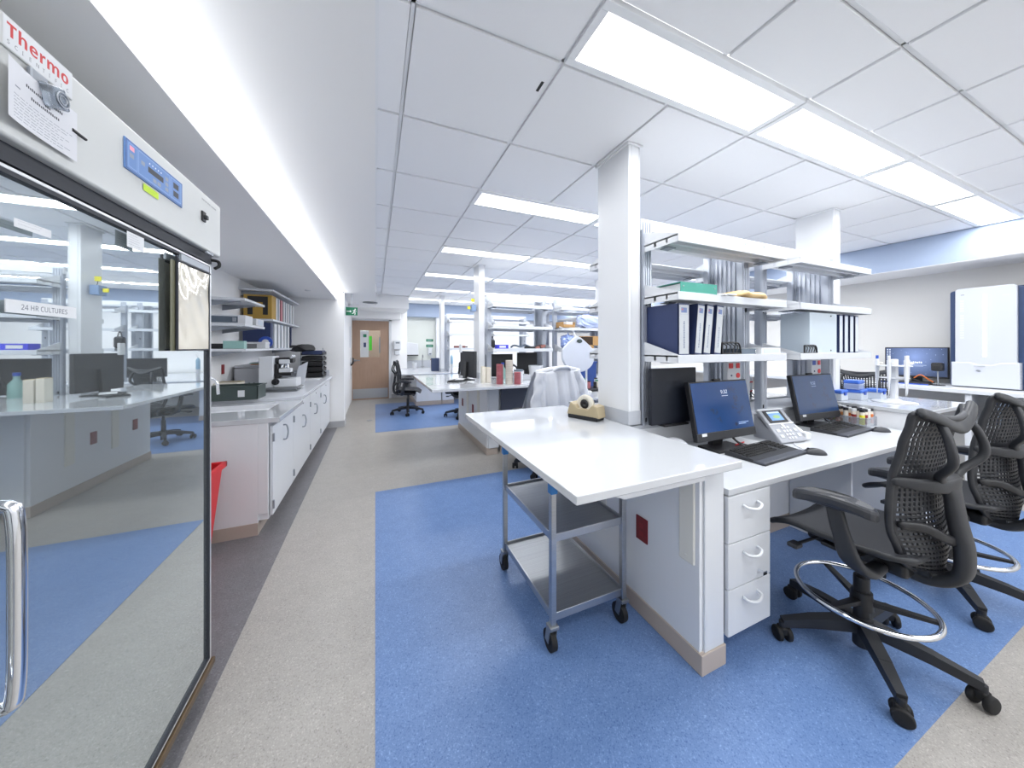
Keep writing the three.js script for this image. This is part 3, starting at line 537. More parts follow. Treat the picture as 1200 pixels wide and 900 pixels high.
// ---------------------------------------------------------------- first island
column('broad white service column rising from the near bench to the ceiling', 1.375, 1.465, -1.775, -1.49, TOP);
column('white service column at the wall end of the near shelving', 3.66, 3.77, -1.775, -1.5, TOP);
{
  let t = thing('bench_worktop', 'glossy white bench top with the tape dispenser on it', 'worktop', [.975, TOP, -1.525]);
  M('slab', B(-.4, .4, -.03, 0, -.678, .678, .004), m.whiteGloss, t);
  M('apron', extr([[-.28, -.031], [.28, -.031], [.28, -.088], [-.14, -.088]], 1.2, .003).translate(0, 0, -.6), m.panelWhite, t);
  t = thing('end_panel', 'white service end panel with red outlet plates under the bench top', 'panel', [1.325, 0, -1.525]);
  M('body', B(-.065, .075, .085, TOP - .09, -.575, .575, .003), m.panelWhite, t);
  M('front_cover', B(-.045, .075, .085, TOP - .032, .575, .585, .003), m.white, t);
  M('kick_base', B(-.072, .08, 0, .088, -.583, .592, .004), m.kick, t);
  for (const z of [.22, -.3]) { const o = M('outlet_plate', B(-.072, -.064, .385, .505, z, z + .075, .002), m.redPlate, t); o.userData.label = 'dark red outlet plate'; M('socket', [plain(-.0725, -.0719, .45, .475, z + .025, z + .05), plain(-.0725, -.0719, .41, .435, z + .025, z + .05)], m.redDark, o); }
  for (const [a, b] of [[.48, .555], [-.1, -.02], [-.42, -.35]]) M('cable_trough', [B(-.074, -.06, .44, .82, a, b, .006), cyl(.007, .007, .47, .474, -.07, (a + b) / 2, 10)], m.offWhite, t);
  M('screw', mv(turnX(cyl(.005, .005, 0, .004, 0, 0, 10), Math.PI / 2), .03, .84, .585), m.greyMetal, t);
  // drawer pedestal
  t = thing('drawer_pedestal', 'narrow white three-drawer pedestal hanging under the computer desk', 'drawers', [1.555, 0, -1.17]);
  M('carcass', plain(-.145, .145, .12, .725, -.23, .225), m.panelWhite, t);
  const ys = [[.522, .725], [.322, .518], [.118, .318]];
  ys.forEach(([a, b], i) => { const d = M('drawer', B(-.148, .148, a, b, .225, .245, .003), m.white, t); const y = b - .055; M('handle', tube([[-.05, y + .005, .245], [-.045, y, .268], [0, y - .006, .28], [.045, y, .268], [.05, y + .005, .245]], .006, false, 24, 8).scale(1, 1, 1), m.white, d); });
  M('lock_key', [rod([.06, .36, .245], [.06, .36, .27], .006), B(.045, .075, .352, .368, .27, .273, .001)], m.chrome, t);
  // desk
  t = thing('computer_desk', 'white computer desk top between the two taller benches', 'desk', [2.51, DESK, -1.21]);
  M('slab', B(-1.1, 1.1, -.03, 0, -.29, .285, .004), mat(0xcdd0d5, .22), t);
  M('gable', B(.42, .44, -DESK, -.03, -.25, .1, .002), m.white, t);
  M('modesty_panel', plain(-.8, 1.1, -DESK + .1, -.03, -.27, -.255), m.panelWhite, t);
  M('kick_base', plain(-.8, 1.1, -DESK, -DESK + .1, -.275, -.25), m.kick, t);
  t = thing('spine_ledge', 'pale grey ledge along the bench spine behind the monitors', 'ledge', [2.53, 0, -1.635]);
  M('core', plain(-1.12, 1.085, 0, .88, -.135, .132), m.panelWhite, t);
  M('cap', B(-1.12, 1.085, .88, .905, -.142, .142, .003), m.bandGrey, t);
  // right-hand end
  t = thing('bench_worktop', 'white bench top carrying the pipette stand', 'worktop', [4.06, TOP, -1.56]);
  M('slab', B(-.45, .45, -.03, 0, -.65, .59, .004), m.whiteGloss, t);
  t = thing('end_panel', 'white end panel under the pipette bench', 'panel', [3.7, 0, -1.56]);
  M('body', B(-.075, .07, .085, TOP - .03, -.55, .56, .003), m.panelWhite, t); M('kick_base', B(-.08, .08, 0, .088, -.56, .57, .003), m.kick, t);
  // far side of the island: standing bench behind the spine
  t = thing('rear_worktop', 'white bench top on the far side of the near shelving', 'worktop', [2.53, TOP, -1.99]);
  M('slab', B(-1.1, 1.06, -.03, 0, -.21, .185, .004), m.whiteGloss, t);
  M('rear_panel', plain(-1.1, 1.06, 0, -.03 - 0, .1, .12).translate(0, 0, 0), m.panelWhite, t);
  t.children[1].geometry = plain(-1.1, 1.06, -TOP, -.03, .1, .12);
}
shelving('white tray shelving with fluted uprights above the computer desks', -1.635, BAYS, [1.985, 1.672, 1.33], true);
// ---------------------------------------------------------------- things on the first island
{
  let t = thing('tape_dispenser', 'beige desk tape dispenser with a tape roll and black base', 'tape dispenser', [1.255, TOP, -1.745], .4); t.scale.setScalar(1.22);
  M('base', [B(-.04, .04, 0, .022, -.088, .088, .006)], m.black, t);
  M('body', turnY(extr([[-.092, .022], [.088, .022], [.08, .05], [.07, .078], [.045, .07], [.03, .05], [-.035, .05], [-.06, .075], [-.085, .07]], .066, .005), Math.PI / 2).translate(-.033, 0, 0), m.tan, t);
  M('tape_roll', turnZ(lathe([[.024, -.012], [.046, -.012], [.048, 0], [.046, .012], [.024, .012], [.024, -.012]], 28), Math.PI / 2).translate(0, .078, .0), m.cream, t);
  M('spool', turnZ(lathe([[.004, -.014], [.024, -.014], [.024, .014], [.004, .014], [.004, -.014]], 20), Math.PI / 2).translate(0, .078, .0), m.black, t);
  M('cutter', B(-.012, .012, .066, .08, -.1, -.084, .002), m.greyMetal, t);
  t = thing('dark_display', 'dark navy flat panel standing on the ledge beside the column', 'display', [1.665, .905, -1.43]);
  M('screen', B(-.185, .185, .012, .345, -.012, .012, .004), m.navyBlack, t); M('foot', B(-.1, .1, 0, .012, -.06, .03), m.black, t);
  // monitors
  const screenTex = k => canvasTex(800, 520, (x, w, h) => {
    const g = x.createLinearGradient(0, 0, w, 0); g.addColorStop(0, k ? '#213a60' : '#183c70'); g.addColorStop(1, k ? '#263e62' : '#213e6a'); x.fillStyle = g; x.fillRect(0, 0, w, h);
    let s = 11 + k; const r = () => (s = (s * 16807) % 2147483647) / 2147483647;
    x.fillStyle = 'rgba(40,52,78,.5)'; for (let i = 0; i < 46; i++) { const c = [[560, 90], [590, 190], [560, 280], [270, 300], [330, 400], [640, 330]][i % 6]; x.beginPath(); x.ellipse(c[0] + 80 * (r() - .5), c[1] + 70 * (r() - .5), 6 + 26 * r(), 4 + 12 * r(), 3 * r(), 0, 7); x.fill(); }
    x.fillStyle = k ? '#93a9cc' : '#e8effb'; x.font = '52px sans-serif'; x.fillText('9:32', k ? 335 : 395, 128); for (let i = 0; i < 9; i++) x.fillRect((k ? 345 : 405) + i * 10, 150, 7, 7);
    if (!k) { x.fillStyle = '#26304a'; x.beginPath(); x.arc(545, 470, 20, 0, 7); x.fill(); x.fillStyle = '#9db6dc'; x.fillRect(580, 452, 150, 7); x.fillRect(580, 468, 110, 7); }
  });
  const monitor = (label, x, y, z, yaw, tilt, k) => {
    const t = thing('monitor', label, 'monitor', [x, DESK, z], yaw); const W = .52, H = .347, g = new THREE.Group(); g.name = 'display'; t.add(g); g.position.set(0, y - DESK, 0); g.rotation.x = -tilt;
    M('bezel', B(-W / 2, W / 2, 0, H, -.032, 0, .006), m.black, g);
    const chin = .048;
    const sc = M('screen', plain(-W / 2 + .008, W / 2 - .008, chin, H - .008, 0, .0012), mat(0x101420, .2), g);
    const st = screenTex(k);
    decal('picture', st, W - .018, H - chin - .01, g, [0, (H + chin) / 2 - .004, .0018], undefined, .18, { emissive: 0xffffff, emissiveMap: st, emissiveIntensity: .12 });
    M('chin', B(-W / 2, W / 2, 0, chin, -.02, .003, .003), m.charcoal, g); M('sticker', plain(-.22, -.18, .03, .046, .003, .0035), m.paper, g); M('camera', B(-.03, .03, H, H + .012, -.025, -.005), m.black, g);
    M('neck', bar([0, .2, -.06], [0, .01, -.085], .09, .03), m.black, t); M('foot', B(-.13, .13, 0, .012, -.105, .035, .004), m.black, t);
    M('cables', [tube([[.05, .12, -.05], [.1, .04, -.02], [.16, .012, 0], [.2, .006, .05]], .004), tube([[.02, .12, -.05], [.09, .03, .0], [.14, .01, .05], [.19, .006, .09]], .004)], m.black, t);
    return t;
  };
  monitor('widescreen monitor with blue lock screen beside the desk phone', 1.955, .828, -1.285, -.01, .181, 0);
  monitor('darker blue monitor between desk phone and tube rack', 3.19, .818, -1.38, -.045, .186, 1);
  // keyboards
  const kb = (label, x, z, turn) => {
    const t = thing('keyboard', label, 'keyboard', [x, DESK, z], turn, 'keyboards on the computer desk');
    M('body', turnY(extr([[-.1, 0], [.1, 0], [.1, .012], [.06, .016], [-.1, .026]], .45, .003), Math.PI / 2).translate(-.225, 0, 0).rotateY(Math.PI).scale(1, 1, 1), m.charcoal, t);
    t.children[0].geometry = (() => { const g = extr([[-.1, .002], [.1, .002], [.1, .026], [-.04, .016], [-.1, .01]], .44, .002); g.rotateY(Math.PI / 2); g.translate(-.22, 0, 0); return g; })();
    const g = []; for (let r = 0; r < 5; r++) for (let c = 0; c < 20; c++) { if (c === 14 || c === 15 && r > 1) continue; if (r === 4 && c > 3 && c < 8) continue; g.push(B(-.208 + c * .0208, -.208 + c * .0208 + .017, .02, .034, -.085 + r * .021, -.085 + r * .021 + .017, .003).translate(0, r === 0 ? .0 : -.0022 * r, 0)); }
    g.push(B(-.125, -.04, .012, .025, -.001, .016, .003)); M('keys', g, m.rubber, t).userData.kind = 'stuff';
    M('wrist_rest', B(-.225, .225, .003, .016, .045, .102, .005), mat(0x4a4d56, .4), t);
    M('logo_plate', plain(.07, .1, .0285, .0289, -.095, -.087), m.plasticGrey, t);
    return t;
  };
  kb('black keyboard lying before the blue lock screen monitor', 2.07, -1.145, .06);
  kb('black keyboard lying before the darker monitor', 3.17, -1.25, .06);
  const mouse = (label, x, z, turn) => { const t = thing('mouse', label, 'mouse', [x, DESK, z], turn, 'black computer mice'); const g = new THREE.SphereGeometry(1, 20, 12, 0, Math.PI * 2, 0, Math.PI / 2); g.scale(.031, .034, .058); M('shell', g, m.graphite, t); M('wheel', turnZ(cyl(.008, .008, -.004, .004, 0, 0, 12), Math.PI / 2).translate(0, .026, -.03), m.black, t); return t; };
  mouse('black mouse on a white cable next to the desk phone', 2.335, -1.04, .9); mouse('black mouse beside the tube rack', 3.39, -1.125, 1.0);
  t = thing('mouse_cable', 'thin pale cable running from phone to mouse', 'cable', [2.36, DESK, -1.16]); M('cable', tube([[.12, .004, -.05], [.05, .004, -.01], [.0, .004, .06], [-.01, .006, .09]], .0025), m.plasticGrey, t);
  // phone
  t = thing('desk_phone', 'grey desk phone with colour display and white handset', 'phone', [2.48, DESK, -1.3], -.12);
  { const g = new THREE.Group(); g.name = 'console'; t.add(g); g.position.set(0, .012, .1); g.rotation.x = -.72;
    M('shell', B(-.11, .115, 0, .235, -.02, 0, .006), m.phoneGrey, g); M('display_bezel', B(-.085, .08, .135, .225, 0, .004, .002), m.black, g);
    decal('display', canvasTex(200, 110, (x, w, h) => { x.fillStyle = '#7fa8dc'; x.fillRect(0, 0, w, h); x.fillStyle = '#9fc08a'; x.beginPath(); x.ellipse(110, 66, 60, 22, 0, 0, 7); x.fill(); x.fillStyle = '#d5e4f6'; x.fillRect(0, 0, w, 20); }), .11, .064, g, [-.002, .183, .0045], undefined, .2);
    M('divider', B(-.11, .115, .124, .132, 0, .004, .001), m.white, g);
    const k = []; for (let r = 0; r < 4; r++) for (let c = 0; c < 3; c++) k.push(B(-.03 + c * .026, -.03 + c * .026 + .02, .018 + r * .024, .018 + r * .024 + .016, 0, .004, .002)); for (const x of [-.085, .065]) for (let r = 0; r < 2; r++) k.push(B(x, x + .03, .03 + r * .038, .03 + r * .038 + .022, 0, .004, .005)); M('keypad', k, m.plasticGrey, g).userData.kind = 'stuff';
    M('nav_button', mv(turnX(cyl(.012, .012, 0, .005, 0, 0, 18), Math.PI / 2), .0, .112, 0), m.white, g);
    M('top_edge', B(-.115, .12, .232, .242, -.022, .002, .003), m.white, g);
    M('stand', turnY(extr([[-.1, 0], [.08, 0], [-.1, .15]], .16, .003), -Math.PI / 2).translate(.08, 0, 0), m.phoneGrey, t);
    M('handset', [tube([[.15, .03, .06], [.152, .07, .0], [.15, .105, -.09], [.148, .12, -.14]], .016, false, 20, 10), B(.128, .178, .005, .055, .04, .085, .01), B(.128, .174, .085, .14, -.17, -.12, .01)], m.white, t); }
  t = thing('pen', 'red pen lying under the lock screen monitor', 'pen', [2.1, DESK + .012, -1.31]); M('barrel', rod([-.07, .006, .02], [.04, .006, .0], .004), m.red, t);
  t = thing('paper_pile', 'loose white papers between monitor and keyboard', 'paper', [2.2, DESK, -1.36]); M('sheets', [turnY(B(-.09, .09, 0, .003, -.12, .09, .0005), .3), turnY(B(-.1, .08, .003, .005, -.1, .1, .0005), -.2)], m.paper, t);
  t = thing('paper_pile', 'white papers with pen behind the second keyboard', 'paper', [3.2, DESK, -1.39]); M('sheets', turnY(B(-.13, .13, 0, .004, -.02, .06, .0005), .1), m.paper, t);
  t = thing('plastic_hood', 'rounded clear plastic cover behind the bench top edge', 'cover', [1.6, DESK, -1.36]); { const g = new THREE.SphereGeometry(.09, 20, 10, 0, Math.PI * 2, 0, Math.PI / 2); M('dome', g, m.plasticGrey, t); M('flange', cyl(.1, .1, 0, .006), m.plasticGrey, t); }
  // tube rack with capped tubes
  t = thing('tube_rack', 'clear rack with rows of black-capped sample tubes on the desk', 'rack', [3.52, DESK, -1.34], .05);
  M('tray', [B(-.09, .09, 0, .006, -.12, .12, .001), B(-.092, .092, .06, .066, -.122, .122, .001), B(-.092, .092, .0, .075, .118, .122, .001), B(-.092, .092, .0, .075, -.122, -.118, .001), B(.088, .092, 0, .075, -.12, .12, .001), B(-.092, -.088, 0, .075, -.12, .12, .001)], mat(0xe9edf3, .25, 0, { transmission: .85, thickness: 0 }), t);
  for (let i = 0; i < 4; i++) for (let k = 0; k < 5; k++) { const x = -.066 + i * .044, z = -.095 + k * .047; const fill = [m.amber, m.redDark, m.orange, m.yellow, m.agar][(i * 3 + k * 2) % 5];
    const v = thing('sample_tube', `${['amber', 'dark red', 'orange', 'yellow', 'ivory'][(i * 3 + k * 2) % 5]} capped sample tube in the desk rack`, 'tube', [3.52 + x, DESK + .006, -1.34 + z], 0, 'sample tubes in the desk rack'); M('vial', cyl(.015, .015, .001, .108, 0, 0, 12), m.agar, v); M('contents', cyl(.0156, .0156, .012, .085, 0, 0, 12), fill, v); M('cap', cyl(.016, .016, .108, .128, 0, 0, 12), (i + k) % 3 ? m.black : m.paper, v); }
  // pipette stand
  t = thing('pipette_stand', 'white pipette stand with a round carousel on the bench end', 'pipette stand', [4.0, TOP, -1.25]);
  M('foot', lathe([[0, 0], [.13, 0], [.13, .006], [.06, .012], [.03, .03], [0, .03]], 32), m.white, t); M('pole', B(-.025, .025, .02, .36, -.018, .018, .006), m.white, t);
  M('carousel', [lathe([[0, .3], [.1, .3], [.1, .308], [0, .308]], 24), lathe([[0, .2], [.085, .2], [.085, .206], [0, .206]], 24)], m.white, t);
  [[-.095, .0, 'white'], [-.05, .08, 'cream'], [.08, .05, 'grey-tipped'], [.0, -.1, 'blue-topped']].forEach(([x, z, n], i) => { const p = thing('pipette', `${n} pipette hanging on the bench pipette stand`, 'pipette', [4.0 + x, TOP + .06, -1.25 + z], 0, 'pipettes on the stand'); M('barrel', lathe([[.001, 0], [.003, .02], [.006, .1], [.012, .15], [.013, .29], [.008, .3]], 12), m.white, p); M('plunger', cyl(.009, .009, .3, .33, 0, 0, 12), i === 3 ? m.blue : m.white, p); M('finger_hook', B(-.008, .008, .26, .272, .015, .035), m.offWhite, p); });
  // tip boxes
  [[3.72, -1.5, 'lower'], [3.92, -1.45, 'middle'], [4.12, -1.4, 'outer']].forEach(([x, z, n]) => { const b = thing('tip_box', `${n} pipette tip box with blue lid on the bench end`, 'tip box', [x, TOP, z], .05, 'pipette tip boxes'); M('base', B(-.065, .065, 0, .06, -.05, .05, .006), m.paperBlue, b); M('lid', B(-.066, .066, .061, .09, -.051, .051, .008), m.blueLid, b); M('latch', B(-.02, .02, .045, .075, .051, .057, .002), m.blue, b); });
  t = thing('tip_box', 'tip box with pale lid stacked on the middle tip box', 'tip box', [3.9, TOP + .091, -1.46], .1, 'pipette tip boxes'); M('base', B(-.065, .065, 0, .05, -.05, .05, .006), m.clearBlue, t); M('lid', B(-.066, .066, .051, .08, -.051, .051, .008), m.blueLid, t);
  // outlets on the spine
  for (const [x, l, c] of [[2.28, 'behind the lock screen monitor', m.red], [3.3, 'behind the darker monitor', m.blue]]) { const o = thing('outlet_box', `white outlet box with coloured sockets ${l}`, 'outlet', [x, 1.13, -1.47]); M('plate', B(-.07, .07, 0, .15, -.02, .01, .004), m.plasticGrey, o); M('red_socket', [B(.02, .055, .1, .135, .01, .014, .002), mv(turnX(cyl(.018, .018, 0, .004, 0, 0, 14), Math.PI / 2), .038, .05, .01)], m.red, o); M('coloured_socket', B(-.055, -.015, .1, .135, .01, .014, .002), c, o); M('keyhole', mv(turnX(cyl(.006, .006, 0, .004, 0, 0, 10), Math.PI / 2), -.03, .05, .01), m.navy, o); }
  // things on the rear bench seen between shelf and desk
  t = thing('grey_heat_block', 'square grey heating block behind the desk phone', 'instrument', [2.93, TOP, -1.98]); M('body', B(-.1, .12, 0, .2, -.11, .11, .006), m.plasticGrey, t); M('panel', plain(-.06, .08, .03, .1, .11, .112), m.charcoal, t); M('lid', B(-.1, .12, .202, .215, -.11, .11, .004), m.black, t);
  t = thing('reagent_bottle', 'white bottle with red cap and warning label behind the phone', 'bottle', [3.13, TOP, -1.9]); M('body', lathe([[0, 0], [.045, 0], [.047, .01], [.047, .17], [.03, .2], [.025, .21]], 20), m.white, t); M('cap', cyl(.03, .03, .21, .245, 0, 0, 18), m.red, t); M('label', lathe([[.0475, .06], [.0475, .15]], 20), m.paperBlue, t); M('warning_marks', [B(-.02, .02, .14, .15, .046, .05, .001), B(-.02, .02, .06, .07, .046, .05, .001)], m.red, t);
  t = thing('cable_bundle', 'tangle of white and black cables on the rear bench', 'cables', [3.02, TOP, -1.84]); M('cables', [tube([[-.1, .01, 0], [-.05, .05, .02], [.02, .02, .03], [.08, .06, 0], [.12, .01, .02]], .004), tube([[-.08, .02, .02], [0, .07, .0], [.06, .02, .03], [.1, .04, .03]], .004)], m.charcoal, t);
}
// ---------------------------------------------------------------- things on the near shelving
{
  const spineTex = (k, bg = '#bcc1c6') => canvasTex(128, 440, (x, w, h) => { x.fillStyle = bg; x.fillRect(0, 0, w, h); x.fillStyle = '#6b7fae'; x.fillRect(26, 24, 76, 46); x.fillStyle = '#c96a5a'; x.fillRect(34, 34, 16, 14); x.strokeStyle = '#aab2bd'; x.lineWidth = 3; x.strokeRect(14, 12, 100, 74); x.save(); x.translate(76, 400); x.rotate(-Math.PI / 2); x.fillStyle = '#5c6a8c'; let q = 10; for (let i = 0; i < 16 - k; i++) { const l = 7 + (i * 5 + k * 3) % 8; x.fillRect(q, -20 + (i * 3) % 6, l, 18 - (i * 3) % 6); q += l + 5; } x.restore(); });
  const Z = -1.265, y = 1.331;
  const bs = [[1.555, .085, 0, 'thick navy binder nearest the column on the lower shelf'], [1.665, .06, -.1, 'navy binder leaning on the thick binder'], [1.735, .06, -.12, 'leaning navy binder in the middle of the row'], [1.825, .06, -.1, 'last leaning navy binder beside the wire organizer']];
  bs.forEach(([x, w, l, s], k) => binder('binder', s, [x, y + (l ? .004 : 0), Z], 0, w, .285, .22, m.navy, null, 'navy binders over the computer desk', l, spineTex(k)));
  let t = thing('wire_organizer', 'black wave-pattern desk organizer beside the leaning binders', 'organizer', [1.99, y, -1.36]);
  const wave = () => { const g = [B(-.09, .09, 0, .01, -.004, .004, .001), B(-.09, -.08, 0, .07, -.004, .004, .001), tube([[-.085, .07, 0], [.04, .072, 0], [.075, .055, 0], [.088, .005, 0]], .005)]; for (let i = 0; i < 4; i++) g.push(tube([[-.06 + i * .035, .012, 0], [-.045 + i * .035, .05, 0], [-.075 + i * .035, .066, 0]], .003)); return g; };
  M('front_grille', wave().map(g => g.translate(0, 0, .07)), m.black, t); M('back_grille', wave().map(g => g.translate(0, 0, -.07)), m.black, t); M('tray', plain(-.09, .09, 0, .004, -.07, .07), m.black, t);
  t = thing('flat_box', 'flat grey case lying on the lower shelf by the organizer', 'box', [2.17, y, -1.36]); M('case', B(-.085, .06, 0, .035, -.07, .07), m.slate, t); M('catch', B(.045, .062, .008, .028, .07, .074), m.chrome, t);
  t = thing('flat_box', 'flat white carton at the end of the lower shelf', 'box', [2.33, y, -1.35]); M('case', B(-.08, .12, 0, .04, -.08, .08), m.paper, t); M('label', plain(-.06, .1, .008, .032, .081, .082), m.paperBlue, t);
  t = thing('green_binder', 'green binder lying flat on the middle shelf', 'binder', [1.66, 1.673, -1.35], -.03); M('cover', [B(-.14, .14, 0, .004, -.1, .1, .001), B(-.14, .14, .054, .058, -.1, .1, .001), B(-.14, .14, 0, .058, .096, .1, .002)], m.green, t); M('pages', plain(-.13, .13, .008, .05, -.1, .09), m.paper, t); M('rivets', [mv(turnX(cyl(.004, .004, 0, .002, 0, 0, 8), Math.PI / 2), -.12, .035, .1), mv(turnX(cyl(.004, .004, 0, .002, 0, 0, 8), Math.PI / 2), .12, .035, .1)], m.greyMetal, t);
  t = thing('paper_pile', 'white papers between green binder and envelope', 'paper', [1.88, 1.673, -1.33]); M('sheets', [turnY(B(-.08, .08, 0, .006, -.09, .08, .001), .4), turnY(B(-.07, .08, .006, .012, -.08, .09, .001), -.2)], m.paper, t);
  t = thing('padded_envelope', 'bulging manila padded envelope on the middle shelf', 'envelope', [2.16, 1.673, -1.335], .12);
  { const g = new THREE.SphereGeometry(1, 24, 12), p = g.attributes.position; for (let i = 0; i < p.count; i++) { const a = p.getX(i), b = p.getZ(i), c = p.getY(i); const f = v => Math.sign(v) * Math.pow(Math.abs(v), .55); p.setXYZ(i, f(a) * .17, c * .022 + .024 + .006 * Math.sin(a * 9), f(b) * .1); } g.computeVertexNormals(); M('envelope', g, m.manila, t); M('flap', B(.1, .2, .004, .008, -.05, .07, .002), m.card, t); }
  // second bay
  t = thing('magazine_box', 'large pale blue-grey file box on the lower shelf of the second bay', 'box', [2.97, 1.331, -1.36]); M('case', B(-.18, .175, 0, .29, -.09, .09, .004), mat(0xc4d0db, .35), t); M('rivets', [mv(turnX(cyl(.005, .005, 0, .003, 0, 0, 8), Math.PI / 2), .09, .27, .09), mv(turnX(cyl(.005, .005, 0, .003, 0, 0, 8), Math.PI / 2), .09, .02, .09)], m.charcoal, t);
  [[3.19, .05, 'pale'], [3.265, .055, 'grey'], [3.345, .055, 'bluish'], [3.42, .05, 'last']].forEach(([x, w, n], k) => binder('binder', `${n} white-spined binder beside the large file box`, [x, 1.331, Z], 0, w, .285, .22, m.navy, m.paperBlue, 'white-spined binders in the second bay'));
  t = thing('wire_organizer', 'black wave-pattern desk organizer before the large file box', 'organizer', [2.79, 1.331, -1.315]); M('front_grille', wave().map(g => g.scale(.9, .8, 1).translate(0, 0, .05)), m.black, t); M('tray', plain(-.08, .08, 0, .004, -.02, .05), m.black, t);
  // far side shelves
  t = thing('kit_box', 'blue and white kit box on the far side shelf', 'box', [2.8, 1.331, -1.92]); M('case', B(-.14, .1, 0, .13, -.08, .08), m.slate, t); M('print', [plain(-.12, -.02, .02, .09, .081, .082), plain(.0, .06, .03, .1, .081, .082)], m.blueClip, t);
  t = thing('supply_pack', 'blue supply pack on the far side of the middle shelf', 'pack', [2.86, 1.673, -1.92]); M('pack', B(-.15, .12, 0, .1, -.08, .08, .02), mat(0x7f96d0, .4), t); M('strap', B(-.152, .122, .04, .06, -.082, .082, .002), m.paper, t);
  t = thing('mint_box', 'pale mint box on the far lower shelf seen past the uprights', 'box', [2.35, 1.331, -1.93]); M('case', B(-.08, .08, 0, .2, -.07, .07), m.teal, t); M('lid', B(-.082, .082, .18, .205, -.072, .072), m.paper, t);
}
{ // steel cart beside the end bench
  const t = thing('steel_cart', 'two-shelf stainless steel cart with blue-banded posts under the bench top', 'cart', [.935, 0, -1.56]);
  const X = .195, Z = .285;
  const shelf = (y, n) => { const s = M(n, metreUV(plain(-X, X, y - .004, y, -Z, Z)), m.steelDull, t); M('shelf_lip', [B(-X - .006, X + .006, y - .022, y + .014, Z, Z + .008, .002), B(-X - .006, X + .006, y - .022, y + .014, -Z - .008, -Z, .002), B(-X - .008, -X, y - .022, y + .014, -Z, Z, .002), B(X, X + .008, y - .022, y + .014, -Z, Z, .002)], m.steel, s); };
  shelf(.52, 'shelf'); shelf(.165, 'shelf');
  for (const [sx, sz] of [[-1, 1], [1, 1], [-1, -1], [1, -1]]) {
    const x = sx * (X + .005), z = sz * (Z + .005);
    const p = M('post', B(x - .013, x + .013, .13, .8, z - .013, z + .013, .003), m.steel, t);
    if (sx < 0) M('blue_band', B(x - .017, x + .017, .72, .765, z - .017, z + .017, .003), m.blueClip, p);
    const c = M('caster', [turnZ(cyl(.045, .045, -.013, .013, 0, 0, 24), Math.PI / 2).translate(x + .0, .046, z - .02), turnZ(cyl(.02, .02, -.016, .016, 0, 0, 16), Math.PI / 2).translate(x, .046, z - .02)], m.rubber, t);
    M('caster_fork', [bar([x - .019, .046, z - .02], [x - .019, .12, z - .004], .004, .03), bar([x + .019, .046, z - .02], [x + .019, .12, z - .004], .004, .03), B(x - .022, x + .022, .115, .13, z - .022, z + .022, .002)], m.steelDull, c);
  }
  M('push_handle', [tube([[-X, .775, -Z - .005], [-X, .795, -Z - .01], [0, .797, -Z - .012], [X, .795, -Z - .01], [X, .775, -Z - .005]], .011, false, 40, 10)], m.steel, t);
}

// ================================================================ CHAIRS (front towards -z)
function perforated(fn, nu, nv, hole, th) {                       // sheet fn(u,v) -> point, pierced cell by cell, with thickness
  const pos = [], N = (u, v) => { const e = 1e-3, a = fn(u + e, v).sub(fn(u - e, v)), b = fn(u, v + e).sub(fn(u, v - e)); return a.cross(b).normalize(); };
  const P2 = (u, v) => { const p = fn(u, v), n = N(u, v).multiplyScalar(th / 2); return [p.clone().add(n), p.clone().sub(n)]; };
  const quad = (a, b, c, d) => { for (const q of [a, b, c, a, c, d]) pos.push(q.x, q.y, q.z); };
  for (let j = 0; j < nv; j++) for (let i = 0; i < nu; i++) {
    const u0 = i / nu, u1 = (i + 1) / nu, v0 = j / nv, v1 = (j + 1) / nv, h = hole((u0 + u1) / 2, (v0 + v1) / 2, i, j);
    const o = [[u0, v0], [u1, v0], [u1, v1], [u0, v1]].map(p => P2(...p));
    if (!h) { quad(o[0][0], o[1][0], o[2][0], o[3][0]); quad(o[3][1], o[2][1], o[1][1], o[0][1]); }
    else {
      const [hu, hv] = h, cu = (u0 + u1) / 2, cv = (v0 + v1) / 2, du = (u1 - u0) / 2 * hu, dv = (v1 - v0) / 2 * hv;
      const q = [[cu - du, cv - dv], [cu + du, cv - dv], [cu + du, cv + dv], [cu - du, cv + dv]].map(p => P2(...p));
      for (let k = 0; k < 4; k++) { const l = (k + 1) % 4; quad(o[k][0], o[l][0], q[l][0], q[k][0]); quad(q[k][1], q[l][1], o[l][1], o[k][1]); quad(q[k][0], q[l][0], q[l][1], q[k][1]); }
    }
    if (i === 0) quad(o[0][1], o[0][0], o[3][0], o[3][1]); if (i === nu - 1) quad(o[1][0], o[1][1], o[2][1], o[2][0]);
  }
  const g = new THREE.BufferGeometry(); g.setAttribute('position', new THREE.Float32BufferAttribute(pos, 3)); g.computeVertexNormals();
  g.setAttribute('uv', new THREE.Float32BufferAttribute(new Float32Array(pos.length / 3 * 2), 2)); return g;
}
const smooth = (a, b, t) => { t = Math.max(0, Math.min(1, (t - a) / (b - a))); return t * t * (3 - 2 * t); };
const interp = (pts, t) => { for (let i = 0; i < pts.length - 1; i++) if (t <= pts[i + 1][0]) { const [a, b] = pts[i], [c, d] = pts[i + 1], s = (t - a) / (c - a); return b + (d - b) * (s * s * (3 - 2 * s) * .5 + s * .5); } return pts[pts.length - 1][1]; };
const halfW = v => interp([[0, .05], [.05, .11], [.13, .17], [.28, .215], [.42, .222], [.6, .21], [.8, .208], [.93, .216], [1, .218]], v);
const backZ = v => interp([[0, .23], [.15, .235], [.35, .215], [.6, .212], [.85, .235], [1, .262]], v);
const backPt = (u, v) => { const s = u * 2 - 1, w = halfW(v); return V(s * w, 0.492 + v * .623 - .02 * v * v * Math.cos(s * Math.PI) * (v > .9 ? (v - .9) * 10 : 0) - .03 * (1 - v) * s * s * 0, backZ(v) - .065 * s * s * (1 - .4 * v)); };
